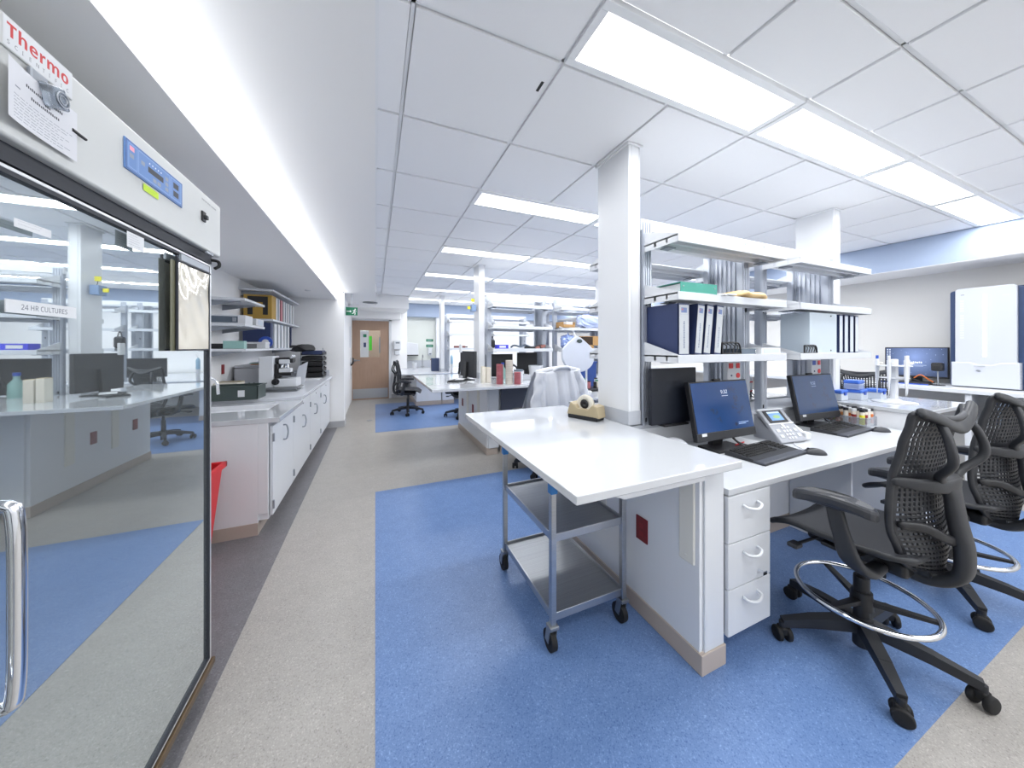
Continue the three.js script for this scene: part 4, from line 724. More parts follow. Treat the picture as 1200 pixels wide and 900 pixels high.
function makeChair(name, label, stool, at, turn, group, seatDrop = 0) {
  const t = thing(name, label, 'chair', at, turn, group), D = -seatDrop;
  // five-star base with twin-wheel casters
  for (let i = 0; i < 5; i++) {
    const a = i * Math.PI * 2 / 5 + .25, c = Math.sin(a), s = -Math.cos(a), R = .315;
    const leg = M('base_leg', [bar([c * .03, .125, s * .03], [c * .2, .108, s * .2], .05, .055, .042, .042), bar([c * .195, .108, s * .195], [c * R, .085, s * R], .042, .042, .03, .034), cyl(.014, .014, .055, .088, c * R, s * R, 10)], m.charcoal, t);
    const w = .021, ct = .9 * i, px = Math.cos(ct), pz = Math.sin(ct), cx = c * R, cz = s * R;
    const g = []; for (const k of [-1, 1]) { const q = turnZ(lathe([[0, -.011], [.026, -.011], [.031, -.006], [.031, .006], [.026, .011], [0, .011]], 22), Math.PI / 2); q.rotateY(-ct); q.translate(cx + k * w * px, .0315, cz + k * w * pz); g.push(q); }
    g.push(turnY(B(-.016, .016, .03, .066, -.02, .02, .008), -ct).translate(cx, 0, cz));
    M('caster', g, m.rubber, leg);
  }
  M('hub', [cyl(.045, .038, .09, .16, 0, 0, 24), cyl(.03, .03, .03, .09, 0, 0, 20)], m.charcoal, t);
  M('gas_lift', [cyl(.027, .027, .15, .34 + D * .5, 0, 0, 20), cyl(.016, .016, .33 + D * .5, .46 + D, 0, 0, 16)], m.black, t);
  if (stool) {
    const r = M('foot_ring', turnX(new THREE.TorusGeometry(.222, .0105, 10, 64), Math.PI / 2).translate(0, .255, 0), m.chrome, t);
    M('ring_spoke', [0, 1, 2].map(i => { const a = i * Math.PI * 2 / 3 + .6; return bar([Math.sin(a) * .03, .235, -Math.cos(a) * .03], [Math.sin(a) * .218, .252, -Math.cos(a) * .218], .03, .02, .022, .012); }), m.black, r);
    M('ring_collar', cyl(.04, .036, .2, .275, 0, 0, 24), m.black, r);
  }
  const y = .55 + D;
  M('tilt_mechanism', [B(-.1, .1, y - .1, y - .035, -.16, .17, .02), B(-.2, .2, y - .055, y - .035, -.06, .06, .008), bar([0, y - .06, .1], [0, y - .04, .21], .1, .05)], m.black, t);
  for (const q of [1, -1]) M('lever', [rod([q * .1, y - .07, -.11], [q * .24, y - .085, -.13], .007), B(Math.min(q * .22, q * .272), Math.max(q * .22, q * .272), y - .095, y - .075, -.15, -.11, .006)], m.graphite, t);
  // seat sheet
  const seatPt = (u, v) => { const s = u * 2 - 1, q = v; const w = interp([[0, .2], [.12, .245], [.6, .25], [.9, .225], [1, .19]], q); return V(s * w, y + .012 * s * s * 1.4 - .055 * Math.pow(Math.max(0, .28 - q) / .28, 2) + .02 * Math.pow(q, 3), -.25 + q * .46); };
  M('seat', perforated((u, v) => seatPt(1 - u, v), 16, 18, () => null, .018), m.fabricDark, t);
  { const e = []; for (let i = 0; i <= 10; i++) e.push(seatPt(0, i / 10)); for (let i = 1; i < 8; i++) e.push(seatPt(i / 8, 1)); for (let i = 10; i >= 0; i--) e.push(seatPt(1, i / 10)); for (let i = 7; i > 0; i--) e.push(seatPt(i / 8, 0)); M('seat_rim', tube(e.map(p => [p.x, p.y - .004, p.z]), .013, true, 110, 8), m.charcoal, t); }
  // arms
  for (const s of [-1, 1]) {
    const a = M('arm_support', [limb([[s * .12, y - .075, .1, .05, .04], [s * .22, y - .07, .1, .06, .04], [s * .285, y - .02, .08, .07, .034], [s * .3, y + .08, .055, .06, .028], [s * .3, y + .19, .03, .055, .028]], [0, 0, 1])], m.charcoal, t);
    const pad = extr((() => { const q = []; for (let k = 0; k < 24; k++) { const b = k / 24 * Math.PI * 2, c = Math.cos(b), d = Math.sin(b); q.push([Math.sign(c) * Math.pow(Math.abs(c), .7) * .033, Math.sign(d) * Math.pow(Math.abs(d), .75) * .115]); } return q; })(), .018, .013); pad.rotateX(-Math.PI / 2); { const p = pad.attributes.position; for (let k = 0; k < p.count; k++) { const z = p.getZ(k); p.setY(k, p.getY(k) - 1.5 * z * z); } pad.computeVertexNormals(); }
    M('arm_pad', pad.rotateY(s * -.22).translate(s * .302, y + .198, .03), m.graphite, a);
  }
  // back: pierced shell, rim and spine
  const off = (p, d = D) => V(p.x, p.y + d, p.z);
  M('backrest', perforated((u, v) => off(backPt(u, v)), 22, 34, (u, v, i, j) => (i < 1 || i > 20 || j < 1 || j > 32 || j === 20 || j === 21) ? null : (v < .42 ? [.8, .42 + .1 * (i % 2)] : [.5, .72]), .005), m.charcoal, t);
  { const e = []; for (let i = 0; i <= 14; i++) e.push(backPt(0, i / 14)); for (let i = 1; i < 9; i++) { const q = backPt(i / 9, 1); q.y += .012 * Math.cos((i / 9 - .5) * Math.PI * 2); e.push(q); } for (let i = 14; i >= 0; i--) e.push(backPt(1, i / 14)); for (let i = 4; i > 0; i--) e.push(backPt(i / 5, 0)); M('back_rim', tube(e.map(p => { p = off(p); return [p.x, p.y, p.z]; }), .0115, true, 150, 8), m.charcoal, t); }
  { const q = []; for (let i = 0; i <= 10; i++) { const p = off(backPt(i / 10, .975)), e = Math.abs(i / 5 - 1); q.push([p.x * 1.03, p.y + .012 + .016 * e * e - .02 * (1 - e), p.z + .01 + .014 * e * e, .05 - .012 * e, .024]); } M('head_rail', limb(q, [0, .9, -.45], 60), m.charcoal, t); }
  { const cb = []; for (let i = 0; i <= 8; i++) { const e = i / 4 - 1, p = off(backPt(i / 8, .6)); cb.push([p.x, p.y - .018 * (1 - e * e) + .004, p.z + .012 + .03 * (1 - e * e), .034 + .02 * (1 - e * e), .026]); }
    M('cross_bar', limb(cb, [0, 1, 0], 48), m.charcoal, t);
    for (const s of [-1, 1]) { const a = off(backPt(.5 + s * .27, .965)), b = off(backPt(.5 + s * .2, .6)); M('frame_arm', limb([[a.x, a.y, a.z + .012, .03, .024], [a.x + s * .02, a.y - .05, a.z + .034, .03, .024], [a.x + s * .024, a.y - .13, a.z + .045, .03, .026], [b.x + s * .01, b.y + .03, b.z + .044, .032, .028], [b.x - s * .04, b.y - .012, b.z + .036, .038, .028]]), m.charcoal, t); }
    const mid = off(backPt(.5, .6));
    M('spine', limb([[0, mid.y + .01, mid.z + .032, .15, .03], [0, mid.y - .06, mid.z + .042, .09, .04], [0, y + .18, .262, .08, .046], [0, y + .06, .28, .08, .048], [0, y - .035, .27, .08, .046], [0, y - .085, .2, .09, .05], [0, y - .075, .1, .12, .05]]), m.charcoal, t);
    const l = off(backPt(.07, .34)), r = off(backPt(.93, .34)); M('lumbar_yoke', limb([[l.x, l.y, l.z + .008, .03, .026], [l.x * .7, l.y - .005, l.z + .045, .036, .03], [l.x * .35, l.y - .04, .25, .034, .03], [0, l.y - .06, .262, .04, .03], [r.x * .35, r.y - .04, .25, .034, .03], [r.x * .7, r.y - .005, r.z + .045, .036, .03], [r.x, r.y, r.z + .008, .03, .026]], [0, 1, 0], 60), m.black, t); }
  return t;
}
const chair1 = makeChair('office_stool', 'black mesh-back stool with chrome foot ring before the drawer pedestal', true, [2.03, 0, -.735], -.02, 'black mesh-back chairs');
copy(chair1, [3.0, 0, -.74], -.1, 'black mesh-back stool with chrome foot ring before the pipette bench');
copy(chair1, [4.88, 0, -1.72], -1.45, 'black mesh-back stool at the wall counter behind the pipette stand');
const chairFar = makeChair('office_chair', 'black open-frame chair on the far blue floor field by the door', false, [.62, 0, -6.98], -1.75, 'black mesh-back chairs', .06);
copy(chairFar, [1.58, 0, -6.3], .4, 'black chair partly hidden behind the second bench');

// ================================================================ SECOND ISLAND
const Z2 = -3.07;
column('slim white service column with yellow hanging tags on the second bench', 1.4, 1.49, -4.83, -4.56, TOP);
{
  let t = thing('bench_worktop', 'white top of the second bench carrying petri dish towers', 'worktop', [1.3, TOP, -4.45]);
  M('slab', turnX(extr([[-.74, -.95], [.08, -.95], [.08, -.1], [.75, -.1], [.75, .94], [-.74, .94]], .026, .002), Math.PI / 2), m.whiteGloss, t);
  t = thing('end_panel', 'white service end panel of the second bench with red outlet plate', 'panel', [1.37, 0, -4.68]);
  M('body', B(-.065, .075, .085, TOP - .032, -.74, .77, .003), m.panelWhite, t); M('kick_base', B(-.072, .08, 0, .088, -.748, .778, .004), m.kick, t);
  for (const z of [.1, -.5]) M('outlet_plate', B(-.072, -.064, .42, .54, z, z + .075, .002), m.redPlate, t);
  for (const [a, b] of [[.36, .46], [-.2, -.1]]) M('cable_trough', B(-.074, -.06, .3, .82, a, b, .006), m.offWhite, t);
  M('front_cover', B(-.045, .09, .085, TOP - .032, .77, .79, .003), m.white, t);
  t = thing('dark_cabinet', 'charcoal panel under the second bench beside its white end post', 'panel', [1.78, 0, -3.95]); M('panel', B(-.27, .27, .1, TOP - .032, -.012, .012, .003), m.darkPanel, t); M('foot', plain(-.27, .27, 0, .1, -.03, -.012), m.kick, t);
  t = thing('low_desk', 'white low desk of the second island under the magnifier lamp', 'desk', [2.85, DESK, -3.9]); M('slab', B(-.78, .78, -.03, 0, -.6, .68, .004), m.whiteGloss, t); M('gable', [B(.74, .76, -DESK, -.03, -.5, .5), B(-.1, -.08, -DESK, -.03, -.5, .3)], m.white, t); M('modesty_panel', plain(-.5, .74, -DESK, -.03, -.5, -.48), m.panelWhite, t);
  t = thing('spine_ledge', 'pale ledge along the spine of the second island', 'ledge', [2.55, 0, -4.7]); M('core', plain(-1.08, 1.13, 0, .88, -.135, .132), m.panelWhite, t); M('cap', B(-1.08, 1.13, .88, .905, -.142, .142, .003), m.bandGrey, t);
  t = thing('rear_worktop', 'white desk on the far side of the second island', 'desk', [2.75, DESK, -5.2]); M('slab', B(-.7, .9, -.03, 0, -.36, .34, .004), m.whiteGloss, t); M('gable', B(-.66, -.64, -DESK, -.03, -.3, .3), m.white, t); M('gable', B(.86, .88, -DESK, -.03, -.3, .3), m.white, t);
}
shelving('bright white tray shelving above the second bench island', -4.7, [[1.53, 2.5], [2.66, 3.63]], [1.985, 1.672, 1.345], true);
column('white service column at the far end of the second island shelving', 3.69, 3.8, -4.84, -4.56, TOP);
{
  let t = thing('hanging_tags', 'small blue box with yellow tags fixed to the slim column', 'tags', [1.38, 1.9, -4.68]);
  M('box', B(-.07, .0, 0, .1, -.05, .06, .006), mat(0x7d96ba, .4), t); M('tag', B(-.07, -.02, .14, .19, .02, .03, .004), m.yellow, t); M('tag', B(-.13, -.085, .03, .07, .03, .04, .004), m.yellow, t); M('wire', [tube([[-.04, .1, .03], [-.045, .12, .03], [-.045, .15, .026]], .003), tube([[-.07, .06, .03], [-.08, .06, .033], [-.1, .055, .035]], .003)], m.black, t);
  // monitor seen from behind, with keyboard
  t = thing('monitor', 'black monitor seen from behind on the second bench', 'monitor', [1.2, TOP, -4.42], Math.PI / 2 + .16);
  M('display', B(-.24, .24, .04, .4, -.02, .02, .008), m.blackSoft, t); M('neck', bar([0, .25, -.03], [0, .01, -.05], .08, .03), m.black, t); M('foot', B(-.12, .12, 0, .012, -.13, .05, .004), m.black, t); M('pen_holder', B(.16, .22, .38, .5, -.045, -.02, .004), m.paper, t);
  t = thing('keyboard', 'black keyboard with papers before the reversed monitor', 'keyboard', [1.04, TOP, -4.3], .9); M('body', B(-.2, .2, 0, .02, -.075, .075, .005), m.charcoal, t); { const g = []; for (let r = 0; r < 4; r++) for (let c = 0; c < 16; c++) g.push(B(-.19 + c * .0235, -.172 + c * .0235, .018, .027, -.06 + r * .026, -.04 + r * .026, .003)); M('keys', g, m.black, t).userData.kind = 'stuff'; } M('paper', turnY(B(-.12, .1, .027, .029, -.03, .08, .0005), .2), m.paper, t);
  // petri towers
  const tower = (l, x, z, n, c, r, h) => { const t = thing('petri_stack', l, 'petri dishes', [x, TOP, z], 0, 'petri dish towers'); for (let i = 0; i < n; i++) M('dish', lathe([[0, 0], [r, 0], [r, h * .92], [r - .002, h * .92], [r - .002, h * .2], [0, h * .2]], 20).translate(0, i * h, 0), c, t); };
  tower('tall tower of red petri dishes on the second bench', 1.42, -3.75, 15, m.petri, .043, .0165); tower('short tower of red petri dishes on the second bench', 1.62, -3.66, 9, m.petri, .043, .0165); tower('tall tower of ivory petri dishes between the red ones', 1.53, -3.71, 18, m.agar, .045, .0165);
  t = thing('white_tubes', 'pair of tall white cartons beside the slim column', 'carton', [1.31, TOP, -4.0]); M('carton', B(-.05, .0, 0, .2, -.04, .04), m.cream, t); M('carton', B(.01, .07, 0, .19, -.04, .04), m.cream, t); M('flap', [B(-.05, 0, .2, .205, -.04, .03, .001), B(.01, .07, .19, .195, -.04, .03, .001)], m.tan, t);
  t = thing('white_canister', 'white label canister beside the petri towers', 'canister', [1.74, TOP, -3.9]); M('body', cyl(.06, .06, 0, .14), m.white, t); M('lid', cyl(.063, .063, .14, .16), m.slate, t); M('mark', B(-.03, .01, .08, .09, .058, .062, .001), m.orange, t);
  t = thing('wire_tray', 'grey mesh tray of small parts on the second bench', 'tray', [1.86, TOP, -4.15]); M('tray', [B(-.14, .14, 0, .01, -.1, .1), B(-.14, .14, 0, .07, .09, .1), B(-.14, .14, 0, .07, -.1, -.09), B(-.14, -.13, 0, .07, -.1, .1), B(.13, .14, 0, .07, -.1, .1)], m.plasticGrey, t); M('contents', [B(-.1, .0, .011, .1, -.06, .02, .01), B(.02, .1, .011, .08, -.04, .06, .01)], m.greyMetal, t);
  t = thing('glass_bottle', 'green-tinted glass bottle behind the wire tray', 'bottle', [1.72, TOP, -4.42]); M('body', lathe([[0, 0], [.05, 0], [.052, .12], [.02, .17], [.018, .2]], 18), m.teal, t); M('cap', cyl(.022, .022, .2, .23), m.blue, t);
  t = thing('tangled_hose', 'black looped hose behind the wire tray', 'hose', [1.85, TOP, -4.4]); M('hose', tube([[-.1, .02, 0], [-.08, .14, .02], [0, .2, 0], [.08, .15, .02], [.1, .05, 0], [.03, .03, .03]], .012), m.black, t); M('coil', new THREE.TorusGeometry(.07, .01, 8, 24).translate(0, .12, .04), m.charcoal, t);
  t = thing('flow_cup', 'white plastic hopper with blue mark behind the coat', 'hopper', [2.2, TOP - .155, -4.3]); M('cup', lathe([[.05, 0], [.09, .1], [.11, .34], [.1, .34]], 20), m.white, t); M('mark', B(-.02, .02, .2, .28, .105, .112, .004), m.blue, t);
  // shelves of the second island
  const Zs = -4.43;
  t = thing('glove_box', 'bright blue and violet box on the shelf over the petri towers', 'box', [1.7, 1.346, Zs]); M('case', B(-.08, .09, 0, .06, -.06, .06), mat(0x3b3fd0, .4), t); M('label', plain(-.05, .05, .015, .045, .061, .062), m.paper, t);
  t = thing('tool_pile', 'dark tools and cables piled on the second island shelf', 'tools', [2.0, 1.346, Zs]); M('cable', tube([[-.15, .02, 0], [-.1, .05, .02], [0, .03, .03], [.08, .055, 0], [.18, .02, .02]], .014), m.slate, t); M('case', B(.1, .26, 0, .035, -.06, .06, .004), m.black, t);
  t = thing('rust_pouch', 'brown red pouch tilted at the shelf end', 'pouch', [2.32, 1.346, Zs], .2); M('pouch', turnZ(B(-.1, .1, 0, .045, -.06, .06, .015), .25), mat(0x8a5a52, .7), t); M('strap', turnZ(B(-.02, .0, -.002, .05, -.062, .062, .002), .25), m.black, t);
  t = thing('dark_display', 'black display standing under the second island shelf', 'display', [1.78, .905, -4.6]); M('screen', B(-.17, .17, .02, .36, -.012, .012, .004), m.black, t); M('foot', B(-.08, .08, 0, .02, -.05, .05), m.black, t);
  t = thing('dark_display', 'second black display under the second island shelf', 'display', [2.2, .905, -4.6]); M('screen', B(-.17, .17, .1, .38, -.012, .012, .004), m.black, t); M('foot', B(-.04, .04, 0, .1, -.03, .03), m.black, t);
  // second bay: cartons and plastic bags behind the magnifier
  t = thing('open_carton', 'open brown carton on the shelf above the magnifier lamp', 'carton', [2.78, 1.673, -4.4], .15); M('box', [B(-.12, .12, 0, .01, -.09, .09, .001), B(-.12, -.115, 0, .09, -.09, .09, .001), B(.115, .12, 0, .09, -.09, .09, .001), B(-.12, .12, 0, .05, .085, .09, .001), B(-.12, .12, 0, .09, -.09, -.085, .001)], m.card, t); M('papers', B(-.02, .11, .02, .1, -.05, .05, .004), m.paper, t);
  const bag = (l, x, y, z, sx, sy, sz, c, k) => { const t = thing('plastic_bag', l, 'bag', [x, y, z], .2 * k, 'plastic bags of supplies'); const g = new THREE.IcosahedronGeometry(1, 5), p = g.attributes.position; for (let i = 0; i < p.count; i++) { const a = p.getX(i), b = p.getY(i), d = p.getZ(i), n = 1 + .1 * Math.sin(7 * a + 5 * b + k) * Math.cos(6 * d - 4 * b) + .05 * Math.sin(17 * b + 13 * a); const f = v => Math.sign(v) * Math.pow(Math.abs(v), .7); p.setXYZ(i, f(a) * sx * n, Math.max(0, sy * (1 + f(b) * n)), f(d) * sz * n); } g.computeVertexNormals(); M('film', g, c, t); M('knot', mv(cyl(.02, .006, 0, .05, 0, 0, 10), 0, sy * 2 - .01, 0), c, t); };
  const bagMat = mat(0xb9c6ea, .12, 0, { clearcoat: 1, clearcoatRoughness: .05 }), bagMat2 = mat(0x8fa3d8, .15, 0, { clearcoat: 1, clearcoatRoughness: .06 });
  bag('large shiny plastic bag of blue supplies on the shelf behind the magnifier', 3.22, 1.673, -4.4, .26, .115, .09, bagMat, 1);
  bag('shiny blue plastic bag on the lower shelf behind the magnifier', 2.84, 1.346, -4.42, .14, .11, .09, bagMat2, 2);
  bag('white plastic bag on the top shelf of the second island', 3.28, 1.986, -4.42, .2, .06, .09, mat(0xe8ecf6, .2, 0, { clearcoat: 1 }), 3);
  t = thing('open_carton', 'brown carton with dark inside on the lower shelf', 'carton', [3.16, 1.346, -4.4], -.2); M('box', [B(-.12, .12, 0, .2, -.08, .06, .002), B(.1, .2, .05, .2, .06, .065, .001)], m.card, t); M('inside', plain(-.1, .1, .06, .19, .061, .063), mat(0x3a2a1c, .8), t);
  t = thing('blue_bin', 'deep blue storage bin on the low desk behind the magnifier', 'bin', [3.05, DESK, -4.25]); M('body', B(-.16, .14, 0, .38, -.1, .1, .01), m.navyBin, t); M('rim', B(-.17, .15, .36, .385, -.11, .11, .006), m.navyBin, t);
  t = thing('test_tube_tray', 'dark tray of jars on the low desk', 'tray', [2.95, DESK, -3.8]); M('tray', B(-.28, .28, 0, .03, -.14, .14, .006), m.black, t);
  for (let i = 0; i < 9; i++) { const j = thing('small_jar', `${['clear', 'rose', 'green', 'dark', 'ivory', 'black-capped', 'white', 'teal', 'amber'][i]} jar standing on the low desk tray`, 'jar', [2.72 + i * .057, DESK + .031, -3.85 + .09 * Math.sin(i * 2.3)], 0, 'jars on the low desk tray'); M('glass', cyl(.023, .023, 0, .07 + .02 * (i % 3), 0, 0, 14), [m.paperBlue, m.pink, m.teal, m.charcoal, m.agar, m.paperBlue, m.paper, m.teal, m.amber][i], j); M('lid', cyl(.024, .024, .07 + .02 * (i % 3), .085 + .02 * (i % 3), 0, 0, 14), i % 2 ? m.black : m.greenSign, j); }
  t = thing('spray_bottle', 'slim bottle with blue cap beside the coat', 'bottle', [2.33, DESK, -3.8]); M('body', lathe([[0, 0], [.03, 0], [.03, .15], [.012, .19], [.012, .22]], 16), m.plasticGrey, t); M('cap', cyl(.017, .014, .22, .32), m.blue, t);
  // magnifier lamp
  t = thing('magnifier_lamp', 'white rounded magnifier lamp on a jointed arm over the low desk', 'lamp', [2.6, DESK, -3.6]);
  M('foot', cyl(.07, .07, 0, .025, 0, 0, 24), m.white, t); M('post', [rod([0, .02, 0], [0, .46, 0], .014), rod([.0, .46, 0], [-.2, .82, -.02], .013)], m.white, t);
  M('joint', [new THREE.SphereGeometry(.028, 14, 10).translate(0, .46, 0), new THREE.SphereGeometry(.022, 14, 10).translate(-.2, .82, -.02), rod([-.2, .82, -.02], [-.2, .72, .02], .008)], m.greyMetal, t);
  { const o = []; for (let i = 0; i < 40; i++) { const a = i / 40 * Math.PI * 2, c = Math.cos(a), s = Math.sin(a); o.push([c * .235 * (s > .4 ? 1 - .5 * (s - .4) / .6 : 1), s * .23 * (s > 0 ? 1.1 : .85)]); } const h = M('head', turnX(extr(o, .03, .008), -.12).translate(-.17, .49, .04), mat(0xc3c8d4, .35), t); M('badge', mv(turnX(cyl(.034, .034, 0, .006, 0, 0, 24), Math.PI / 2).scale(1.2, .75, 1), -.15, .69, .058), m.greenDark, h); }
  M('side_knob', B(.02, .09, .4, .45, -.02, .03, .02), m.white, t);
}
{ // chair with a lab coat over its back
  const c = copy(chairFar, [1.74, 0, -3.22], .08, 'black chair hidden under the white lab coat'); 
  const t = thing('lab_coat', 'white lab coat draped over a chair back by the second bench', 'coat', [1.76, 0, -2.89], .08);
  const sheet = (z0, z, ph, y0) => { const g = new THREE.PlaneGeometry(.52, 1, 40, 30), p = g.attributes.position; for (let i = 0; i < p.count; i++) { const u = p.getX(i) / .52, v = p.getY(i) + .5, yy = y0 + (1.15 - y0) * v, sp = 1 + .25 * (1 - v); const fold = .022 * (1 - v * .8) * Math.sin(u * 26 + ph + 2 * v) + .012 * (1.1 - v) * Math.sin(u * 47 + ph * 2 + 5 * v); p.setXYZ(i, u * .5 * sp, yy - .08 * u * u * v, z0 * (v < .98 ? 1 : .6) + z * Math.sin((1 - v) * 1.4) + fold - .12 * u * u); } g.computeVertexNormals(); return g; };
  const dm = mat(0xd9dbe1, .9, 0, { side: THREE.DoubleSide });
  M('back_panel', sheet(.045, .06, 0, .5), dm, t); M('front_panel', sheet(-.06, -.2, 2, .66), dm, t);
  M('shoulders', limb([[-.25, 1.12, -.03, .05, .07], [-.12, 1.145, -.005, .05, .09], [0, 1.15, 0, .05, .1], [.12, 1.145, -.005, .05, .09], [.25, 1.12, -.03, .05, .07]], [0, 1, 0]), dm, t);
  const sl = s => { const g = new THREE.CylinderGeometry(.055, .08, .6, 20, 14), p = g.attributes.position; for (let i = 0; i < p.count; i++) { const y = p.getY(i), a = Math.atan2(p.getZ(i), p.getX(i)), k = 1 + .12 * Math.sin(y * 40 + a * 2) + .08 * Math.sin(y * 23 - a * 3); p.setX(i, p.getX(i) * k + s * .1 * (.3 - y)); p.setZ(i, p.getZ(i) * k * .6); } g.computeVertexNormals(); return g; };
  M('sleeve', sl(1).rotateZ(.28).translate(.27, .84, .02), dm, t); M('sleeve', sl(-1).rotateZ(-.05).translate(-.26, .82, .02), dm, t);
  M('collar', tube([[-.11, 1.13, .03], [-.06, 1.165, .06], [0, 1.17, .07], [.06, 1.165, .06], [.11, 1.13, .03]], .016), dm, t);
}
// ================================================================ THIRD ISLAND AND THE END WALL
column('thin white service column of the third island near the door', 1.42, 1.5, -7.87, -7.63, .78);
{
  let t = thing('sink_bench', 'white sink bench running to the end wall', 'worktop', [2.0, .78, -8.4]);
  M('slab', [B(-1.55, 1.7, -.03, 0, -.84, .98, .005), plain(-1.19, 1.7, -.03, -.001, -1.2, -.84)], mat(0xdfe2e8, .15), t);
  t = thing('sink_bench_cabinet', 'white cabinet with dark slots under the sink bench', 'cabinet', [1.15, 0, -8.4]); M('carcass', plain(-.27, .3, .1, .75, -.9, .63), m.panelWhite, t); M('kick_base', plain(-.28, .31, 0, .1, -.9, .63), m.kick, t); M('slot', plain(-.06, .07, .68, .705, .63, .635), m.charcoal, t); for (const x of [-.24, -.2]) M('knob', mv(turnX(cyl(.012, .012, 0, .02, 0, 0, 12), Math.PI / 2), x, .69, .63), m.black, t);
  t = thing('knee_panel', 'white panel standing under the sink bench beside its cabinet', 'panel', [1.62, 0, -7.9]); M('panel', B(-.14, .14, .09, .75, -.1, .1, .003), m.white, t); M('kick_base', B(-.145, .145, 0, .09, -.105, .105, .003), m.kick, t);
  t = thing('backsplash', 'grey backsplash of the sink bench at the end wall', 'backsplash', [1.3, .781, -9.6]); M('splash', B(-.48, .45, 0, .2, -.02, .02, .003), m.bandGrey, t); M('seam', plain(-.02, -.016, 0, .2, .02, .021), m.kickGrey, t);
  t = thing('faucet', 'slim steel faucet at the sink bench before the grey backsplash', 'faucet', [1.2, .78, -9.2]); M('spout', tube([[0, 0, 0], [0, .3, 0], [0, .36, .04], [0, .36, .12], [0, .3, .15]], .012), m.steelDull, t); M('handles', [rod([-.05, .05, 0], [.05, .05, 0], .012)], m.steelDull, t);
  t = thing('soap_bottle', 'amber pump bottle at the sink bench', 'bottle', [1.43, .78, -9.0]); M('body', cyl(.035, .033, 0, .16), mat(0x7a4a36, .3), t); M('pump', [cyl(.008, .008, .16, .24), B(-.05, .01, .23, .25, -.01, .01)], mat(0x9a4a30, .4), t);
  t = thing('white_cup', 'white cup at the back of the sink bench', 'cup', [.98, .78, -9.1]); M('cup', lathe([[0, 0], [.05, 0], [.06, .16], [.056, .16]], 18), m.white, t); M('rim', new THREE.TorusGeometry(.058, .004, 6, 20).rotateX(Math.PI / 2).translate(0, .16, 0), m.white, t);
  t = thing('navy_bin', 'upright navy blue box on the sink bench by the thin column', 'box', [1.4, .78, -8.05]); M('box', B(-.14, .1, 0, .31, -.07, .07, .006), mat(0x3c4a6b, .45), t); M('lid', B(-.145, .105, .29, .315, -.075, .075, .004), mat(0x3c4a6b, .45), t);
  t = thing('paper_towel_dispenser', 'white towel dispenser with dark lower edge on the end wall', 'dispenser', [.95, 1.15, ZB + .14]); M('shell', extr([[-.2, 0], [.16, 0], [.15, .3], [-.12, .34], [-.2, .32]], .2, .01).translate(0, 0, -.1), m.white, t); M('outlet_edge', B(-.2, .165, -.03, .0, -.1, .11, .004), m.black, t);
  t = thing('soap_dispenser', 'small white soap dispenser under the green signs', 'dispenser', [1.46, 1.12, ZB + .06]); M('shell', B(-.055, .055, 0, .22, -.04, .06, .015), m.white, t); M('spout', B(-.03, .03, .03, .06, .06, .08), m.slate, t);
  for (const [y, l] of [[1.52, 'upper'], [1.36, 'lower']]) { const s = thing('green_sign', `${l} green notice over the soap dispenser`, 'sign', [1.46, y, ZB + .021]); M('board', plain(-.1, .1, 0, .075, 0, .004), m.greenSign, s); M('print', plain(-.07, .06, .025, .05, .004, .0045), m.teal, s); }
  t = thing('sanitizer_dispenser', 'white sanitizer dispenser on the wall beside the brown door', 'dispenser', [.54, 1.2, ZD]); M('shell', B(-.09, .09, .1, .34, 0, .12, .02), m.white, t); M('window', plain(-.04, .06, .26, .29, .12, .122), m.slate, t); M('drip_tray', B(-.07, .07, -.05, .06, 0, .14, .02), m.white, t);
  t = thing('wall_phone', 'black handle hanging on the corridor wall by the door', 'hook', [-.55, 1.0, -8.7]); M('handle', tube([[.0, -.08, 0], [.05, -.02, .02], [.06, .06, .0], [.05, .09, -.06]], .02), m.black, t); M('mount', B(0, .01, -.4, .1, -.02, .02), m.paperBlue, t);
  t = thing('door_schedule', 'narrow blue and white schedule strip on the corridor wall', 'notice', [-.549, 1.35, -8.5]); M('strip', plain(0, .003, 0, .5, -.06, .06), mat(0xc2cce6, .6), t); M('print', plain(.003, .0035, .05, .45, -.03, .03), m.paperBlue, t);
  // shelving and clutter of the third island
}
shelving('white tray shelving of the third island by the end wall', -7.77, [[1.56, 2.5], [2.66, 3.6]], [1.985, 1.672, 1.345], false, 2.13, .78);
{
  let t = thing('dark_display', 'black display on the third island beside the thin column', 'display', [2.3, .78, -7.45]); M('screen', B(-.25, .25, .08, .4, -.012, .012, .004), m.black, t); M('foot', B(-.09, .09, 0, .08, -.05, .05), m.black, t);
  t = thing('maroon_tool', 'maroon sealing tool lying on the third island shelf', 'tool', [1.83, 1.346, -7.5]); M('body', B(-.14, .14, 0, .05, -.03, .03, .015), mat(0x6a3434, .5), t); M('tip', B(.14, .19, .01, .04, -.02, .02, .006), m.black, t);
  t = thing('blue_squeeze_bottle', 'pale blue squeeze bottle beside the third island upright', 'bottle', [1.62, .98, -7.4]); M('body', lathe([[0, 0], [.03, 0], [.03, .16], [.01, .2]], 14), mat(0x9cc0d8, .3), t); M('nozzle', rod([0, .2, 0], [.03, .26, 0], .005), m.paper, t); M('base', cyl(.028, .028, -.2, 0, 0, 0, 14), m.paper, t);
  t = thing('dark_bag', 'black bag hanging at the third island shelf end', 'bag', [2.62, 1.346, -7.42]); M('bag', B(-.06, .06, 0, .2, -.06, .06, .04), m.black, t); M('strap', tube([[-.03, .18, 0], [0, .28, 0], [.03, .18, 0]], .008), m.black, t);
}
